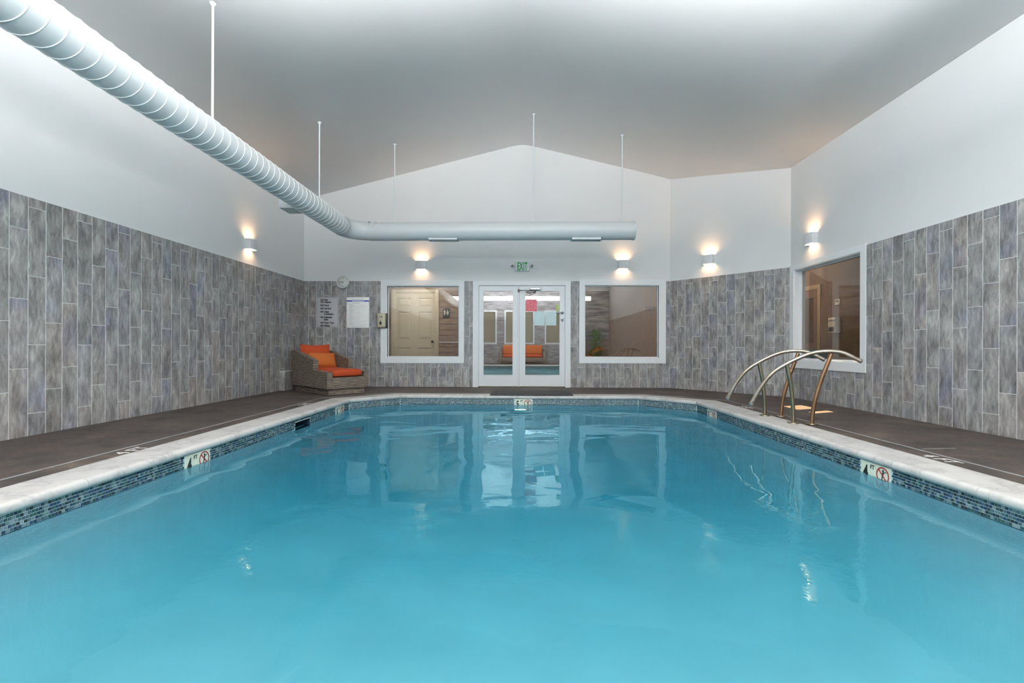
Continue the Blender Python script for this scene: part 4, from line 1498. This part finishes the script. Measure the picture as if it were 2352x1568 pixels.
# ------------------------------------------------------------------ clock
ck = thing('wall_clock', 'round pale wall clock at the top edge of the tiling', 'clock', frame((-3.562, YB - TD, 2.094)))
RX = Matrix.Rotation(pi / 2, 4, 'X')
MB().lathe([(0.126, 0.0), (0.127, 0.028), (0.122, 0.036), (0.112, 0.034), (0.108, 0.026)], 40, RX).build('rim', M['clock_rim'], ck)
MB().lathe([(0.0, 0.024), (0.110, 0.024), (0.112, 0.02)], 40, RX).build('dial', M['clock_face'], ck)
for h in range(1, 13):
    a = pi / 2 - h * pi / 6
    o = text('hour_numeral', str(h), 0.030, M['ink'], ck, 0.088 * cos(a), 0.088 * sin(a) - 0.010, -0.0245, align='CENTER', bold=0.0006, depth=0.0004)
for ang_, ln, w in ((radians(182), 0.092, 0.004), (radians(184), 0.058, 0.006)):
    d = Vector((cos(ang_), sin(ang_)))
    nn = Vector((-d.y, d.x)) * w
    MB().prism([tuple(-d * 0.015 + nn), tuple(-d * 0.015 - nn), tuple(d * ln - nn * 0.6), tuple(d * ln + nn * 0.6)], 'y', -0.0275, -0.0255).build('clock_hand', M['ink'], ck)
MB().lathe([(0, 0.030), (0.007, 0.030), (0.007, 0.024)], 12, RX).build('hub', M['ink'], ck)

# ------------------------------------------------------------------ wall signs
s1 = thing('pool_rules_sign', 'grey sign with bold black NO list on tiling below the clock', 'sign', frame((-3.8825, YB - TD, 1.488)))
MB().bbox(-0.22, 0.22, -0.006, 0, -0.305, 0.305, 0.003).build('panel', M['sign_grey'], s1)
m = MB()
for a, b, c, d in ((-0.208, 0.208, 0.288, 0.294), (-0.208, 0.208, -0.294, -0.288), (-0.208, -0.203, -0.288, 0.288), (0.203, 0.208, -0.288, 0.288)):
    m.box(a, b, -0.0068, -0.005, c, d)
m.build('border_line', M['sign_edge'], s1)
z_of = lambda v: 1.792 - (v - 682.5) / (752 - 682.5) * 0.608 - 1.488
for no, word, v in ((1, 'Pets', 690.4), (1, 'Diapers', 695.4), (1, 'Food', 702.9), (1, 'Alcohol', 710.1), (1, 'Glass', 717.6), (0, 'Containers', 722.8),
                    (1, 'Inflatable', 730.2), (0, 'Rafts', 735.6), (1, 'Foam Toys', 742.8), (1, 'Diving', 749.5)):
    z = z_of(v)
    if no:
        text('lettering', 'NO ' + word, 0.046, M['ink'], s1, -0.137, z, -0.0065, sx=0.93, bold=0.0026)
    else:
        text('lettering', word, 0.046, M['ink'], s1, -0.066, z, -0.0065, sx=0.93, bold=0.0026)

s2 = thing('pool_rules_notice', 'bright white printed notice with blue band beside the window', 'sign', frame((-3.2655, YB - TD, 1.487)))
MB().bbox(-0.228, 0.228, -0.006, 0, -0.306, 0.306, 0.003).build('panel', M['paper'], s2)
MB().box(-0.228, 0.228, -0.0068, -0.005, 0.218, 0.244).build('blue_band', M['blue_ink'], s2)
MB().box(-0.115, 0.125, -0.0075, -0.005, 0.219, 0.243).build('title_box', plain('pale_title_box', (0.62, 0.66, 0.85), 0.5), s2)
text('title_lettering', 'Swimming Pool Rules', 0.027, M['blue_ink'], s2, 0.005, 0.2235, -0.0077, align='CENTER', bold=0.0006)
rr = random.Random(5)
m = MB()
m.box(-0.12, 0.12, -0.0068, -0.005, 0.262, 0.269).box(-0.115, 0.045, -0.0068, -0.005, 0.186, 0.193).box(-0.13, 0.12, -0.0068, -0.005, -0.278, -0.272)
for k in range(17):
    z = 0.155 - k * 0.0245
    m.box(-0.17, -0.17 + rr.uniform(0.05, 0.1), -0.0068, -0.005, z, z + 0.0035)
    m.box(-0.17, -0.17 + rr.uniform(0.2, 0.36), -0.0068, -0.005, z - 0.011, z - 0.0085)
m.build('printed_lines', M['grey_ink'], s2)

# soap dispenser fixed over the window casing
sd = thing('soap_dispenser', 'beige soap dispenser with drop shaped level window beside left window', 'dispenser', frame((-2.752, YB - 0.022, 1.183)))
MB().bbox(-0.078, 0.098, -0.055, 0.0, -0.004, 0.286, 0.01).build('back_plate', M['black'], sd)
MB().bbox(-0.088, 0.072, -0.098, -0.04, 0.0, 0.282, 0.02, 3).build('cover', M['beige_plastic'], sd)
drop = [(0.0, 0.14)] + [(0.024 * cos(a), 0.082 + 0.024 * sin(a) * 1.15) for a in [radians(30 - 240 * k / 12) for k in range(13)]]
MB().prism([(x - 0.022, z) for x, z in drop], 'y', -0.1005, -0.09).build('level_window', M['black'], sd)
MB().box(-0.05, 0.0, -0.1, -0.09, 0.205, 0.212).build('print_mark', M['ink'], sd)
MB().box(-0.005, 0.012, -0.1, -0.09, 0.198, 0.222).build('print_mark', M['ink'], sd)

# ------------------------------------------------------------------ wicker lounge chair, ottoman and cushions
A_ = Vector((0.75, -0.66, 0)).normalized()     # the way the chair faces


def lounge(fr, lab_chair, lab_ott, lab_back, lab_pillow, lab_seat, lab_foot, full=True):
    """local x: across, local -y: forward, front of ottoman at y = 0, chair back at y = 1.42"""
    ch = thing('lounge_chair', lab_chair, 'chair', fr)
    W = 0.74
    y0, y1 = 0.535, 1.42
    side = [(y0, 0.10), (y1 - 0.02, 0.10), (y1, 0.72), (y1 - 0.12, 0.735), (y0 + 0.02, 0.575), (y0 - 0.012, 0.565)]
    for x0_, x1_ in ((0.0, 0.09), (W - 0.09, W)):
        m = MB().prism(side, 'x', x0_, x1_)
        m.build('arm_panel', M['wicker'], ch)
    MB().prism([(y1 - 0.14, 0.28), (y1 - 0.02, 0.28), (y1, 0.725), (y1 - 0.10, 0.735)], 'x', 0.09, W - 0.09).build('back_panel', M['wicker'], ch)
    MB().box(0.09, W - 0.09, y0, y1 - 0.04, 0.10, 0.29).build('seat_deck', M['wicker'], ch)
    MB().box(0.05, W - 0.05, y0 + 0.03, y1 - 0.06, 0.0, 0.10).build('plinth', M['wicker'], ch)
    ot = thing('ottoman', lab_ott, 'ottoman', fr)
    y0, y1 = 0.0, 0.522
    for x0_, x1_ in ((-0.005, 0.085), (W - 0.075, W + 0.015)):
        MB().prism([(y0 + 0.012, 0.095), (y1, 0.10), (y1, 0.40), (y0, 0.375)], 'x', x0_, x1_).build('side_panel', M['wicker'], ot)
    MB().prism([(y0 + 0.012, 0.095), (y0 + 0.1, 0.095), (y0 + 0.1, 0.285), (y0, 0.285)], 'x', 0.085, W - 0.075).build('front_rail', M['wicker'], ot)
    MB().box(0.087, W - 0.077, y0 + 0.09, y1, 0.10, 0.283).build('deck', M['wicker'], ot)
    MB().box(0.045, W - 0.045, y0 + 0.05, y1 - 0.03, 0.0, 0.10).build('plinth', M['wicker'], ot)

    def cushion(name, label, sx, sy, sz, mat, mm, puff=0.5, dip=0.0):
        n = 14
        m = MB()
        vs_, fs = [], []
        for s in (-1, 1):
            for i in range(n + 1):
                for j in range(n + 1):
                    u, v = 2 * i / n - 1, 2 * j / n - 1
                    prof_ = ((1 - abs(u) ** 5) * (1 - abs(v) ** 5)) ** 0.35
                    hgt = sz / 2 * ((1 - puff) * prof_ + puff * (1 - u * u) ** 0.5 * (1 - v * v) ** 0.5 if prof_ > 0 else 0)
                    z_in = 1 - dip * (1 - u * u) * (0.5 + 0.5 * v)
                    x_in = 1 - 0.03 * (1 - v * v)
                    vs_.append((sx / 2 * u * x_in, s * hgt, sy / 2 * v * z_in))
        kk = (n + 1) ** 2
        for i in range(n):
            for j in range(n):
                a = i * (n + 1) + j
                fs += [(a, a + 1, a + n + 2, a + n + 1), (kk + a, kk + a + n + 1, kk + a + n + 2, kk + a + 1)]
        o = m.add(vs_, fs, True).build(name, mat, None, fr @ mm)
        tag(o, label, 'cushion')
        return o

    cushion('back_cushion', lab_back, 0.56, 0.50, 0.17, M['orange_red'],
            Matrix.Translation((0.365, 1.19, 0.605)) @ Matrix.Rotation(radians(-14), 4, 'X'), 0.6, 0.10)
    cushion('throw_pillow', lab_pillow, 0.50, 0.29, 0.15, M['orange'],
            Matrix.Translation((0.40, 1.005, 0.555)) @ Matrix.Rotation(radians(-24), 4, 'X') @ Matrix.Rotation(radians(2), 4, 'Y'), 0.75, 0.06)
    def box_cushion(name, label, x0_, x1_, ya, yb, za, zb):
        n = 16
        m = MB()
        cx, cy_, cz = (x0_ + x1_) / 2, (ya + yb) / 2, (za + zb) / 2
        hx_, hy_, hz_ = (x1_ - x0_) / 2, (yb - ya) / 2, (zb - za) / 2
        vs_, fs = [], []
        nu, nv = 40, 9
        for j in range(nv + 1):
            ph = -pi / 2 + pi * j / nv
            cz_, sz_ = abs(cos(ph)) ** 0.35, (abs(sin(ph)) ** 0.45) * (1 if ph > 0 else -1)
            for i in range(nu):
                th_ = 2 * pi * i / nu
                ex = abs(cos(th_)) ** 0.28 * (1 if cos(th_) >= 0 else -1)
                ey = abs(sin(th_)) ** 0.28 * (1 if sin(th_) >= 0 else -1)
                vs_.append((cx + hx_ * ex * cz_, cy_ + hy_ * ey * cz_, cz + hz_ * sz_))
        for j in range(nv):
            for i in range(nu):
                i2 = (i + 1) % nu
                fs.append((j * nu + i, j * nu + i2, (j + 1) * nu + i2, (j + 1) * nu + i))
        o = m.add(vs_, fs, True).build(name, M['orange_red'], None, fr)
        tag(o, label, 'cushion')
        return o

    box_cushion('seat_cushion', lab_seat, 0.095, W - 0.095, 0.55, 1.27, 0.291, 0.425)
    box_cushion('ottoman_cushion', lab_foot, 0.09, W - 0.08, 0.006, 0.54, 0.287, 0.418)
    return ch


bd = Vector((0.66, 0.75, 0)).normalized()
Fchair = Matrix(((bd.x, -A_.x, 0, -3.16), (bd.y, -A_.y, 0, 7.60), (0, 0, 1, 0), (0, 0, 0, 1)))
Fchair = frame((-3.16, 7.60, 0), atan2(bd.y, bd.x))
lounge(Fchair, 'grey brown wicker lounge chair in the far left corner', 'wicker ottoman pushed against the front of the corner lounge chair',
       'orange red back cushion in the corner lounge chair', 'lighter orange lumbar pillow leaning on the back cushion',
       'orange red seat cushion in the corner lounge chair', 'orange red cushion lying on the wicker ottoman')

# ------------------------------------------------------------------ seats at the near end, seen only as reflections
lounge(frame((2.98, -2.62, 0), radians(-125)), 'wicker lounge chair at the near end, mirrored in the right window', 'wicker ottoman at the near end, mirrored in the right window',
       'orange red back cushion of the mirrored lounge chair', 'orange lumbar pillow of the mirrored lounge chair',
       'orange red seat cushion of the mirrored lounge chair', 'orange red cushion on the mirrored ottoman')
lv = thing('wicker_loveseat', 'wicker loveseat with orange cushions mirrored in the double door glass', 'sofa', frame((0.1, YR + 0.55, 0), pi))
MB().bbox(-1.1, 1.1, -0.35, 0.35, 0.08, 0.30, 0.02).build('base', M['wicker'], lv)
for sx in (-1, 1):
    MB().bbox(sx * 1.05 - 0.07, sx * 1.05 + 0.07, -0.36, 0.36, 0.08, 0.58, 0.02).build('armrest', M['wicker'], lv)
MB().bbox(-1.1, 1.1, 0.24, 0.38, 0.08, 0.74, 0.02).build('backrest', M['wicker'], lv)
for sx in (-1, 1):
    c = MB().bbox(sx * 0.49 - 0.47, sx * 0.49 + 0.47, -0.36, 0.22, 0.30, 0.45, 0.05, 3).build('loveseat_cushion', M['orange_red'], None, frame((0.1, YR + 0.55, 0), pi))
    tag(c, 'orange seat cushion on the %s half of the mirrored loveseat' % ('left' if sx > 0 else 'right'), 'cushion', 'loveseat seat cushions')
    c = MB().bbox(sx * 0.49 - 0.47, sx * 0.49 + 0.47, 0.06, 0.24, 0.45, 0.90, 0.06, 3).build('loveseat_back_cushion', M['orange'], None, frame((0.1, YR + 0.55, 0), pi))
    tag(c, 'orange back cushion on the %s half of the mirrored loveseat' % ('left' if sx > 0 else 'right'), 'cushion', 'loveseat back cushions')
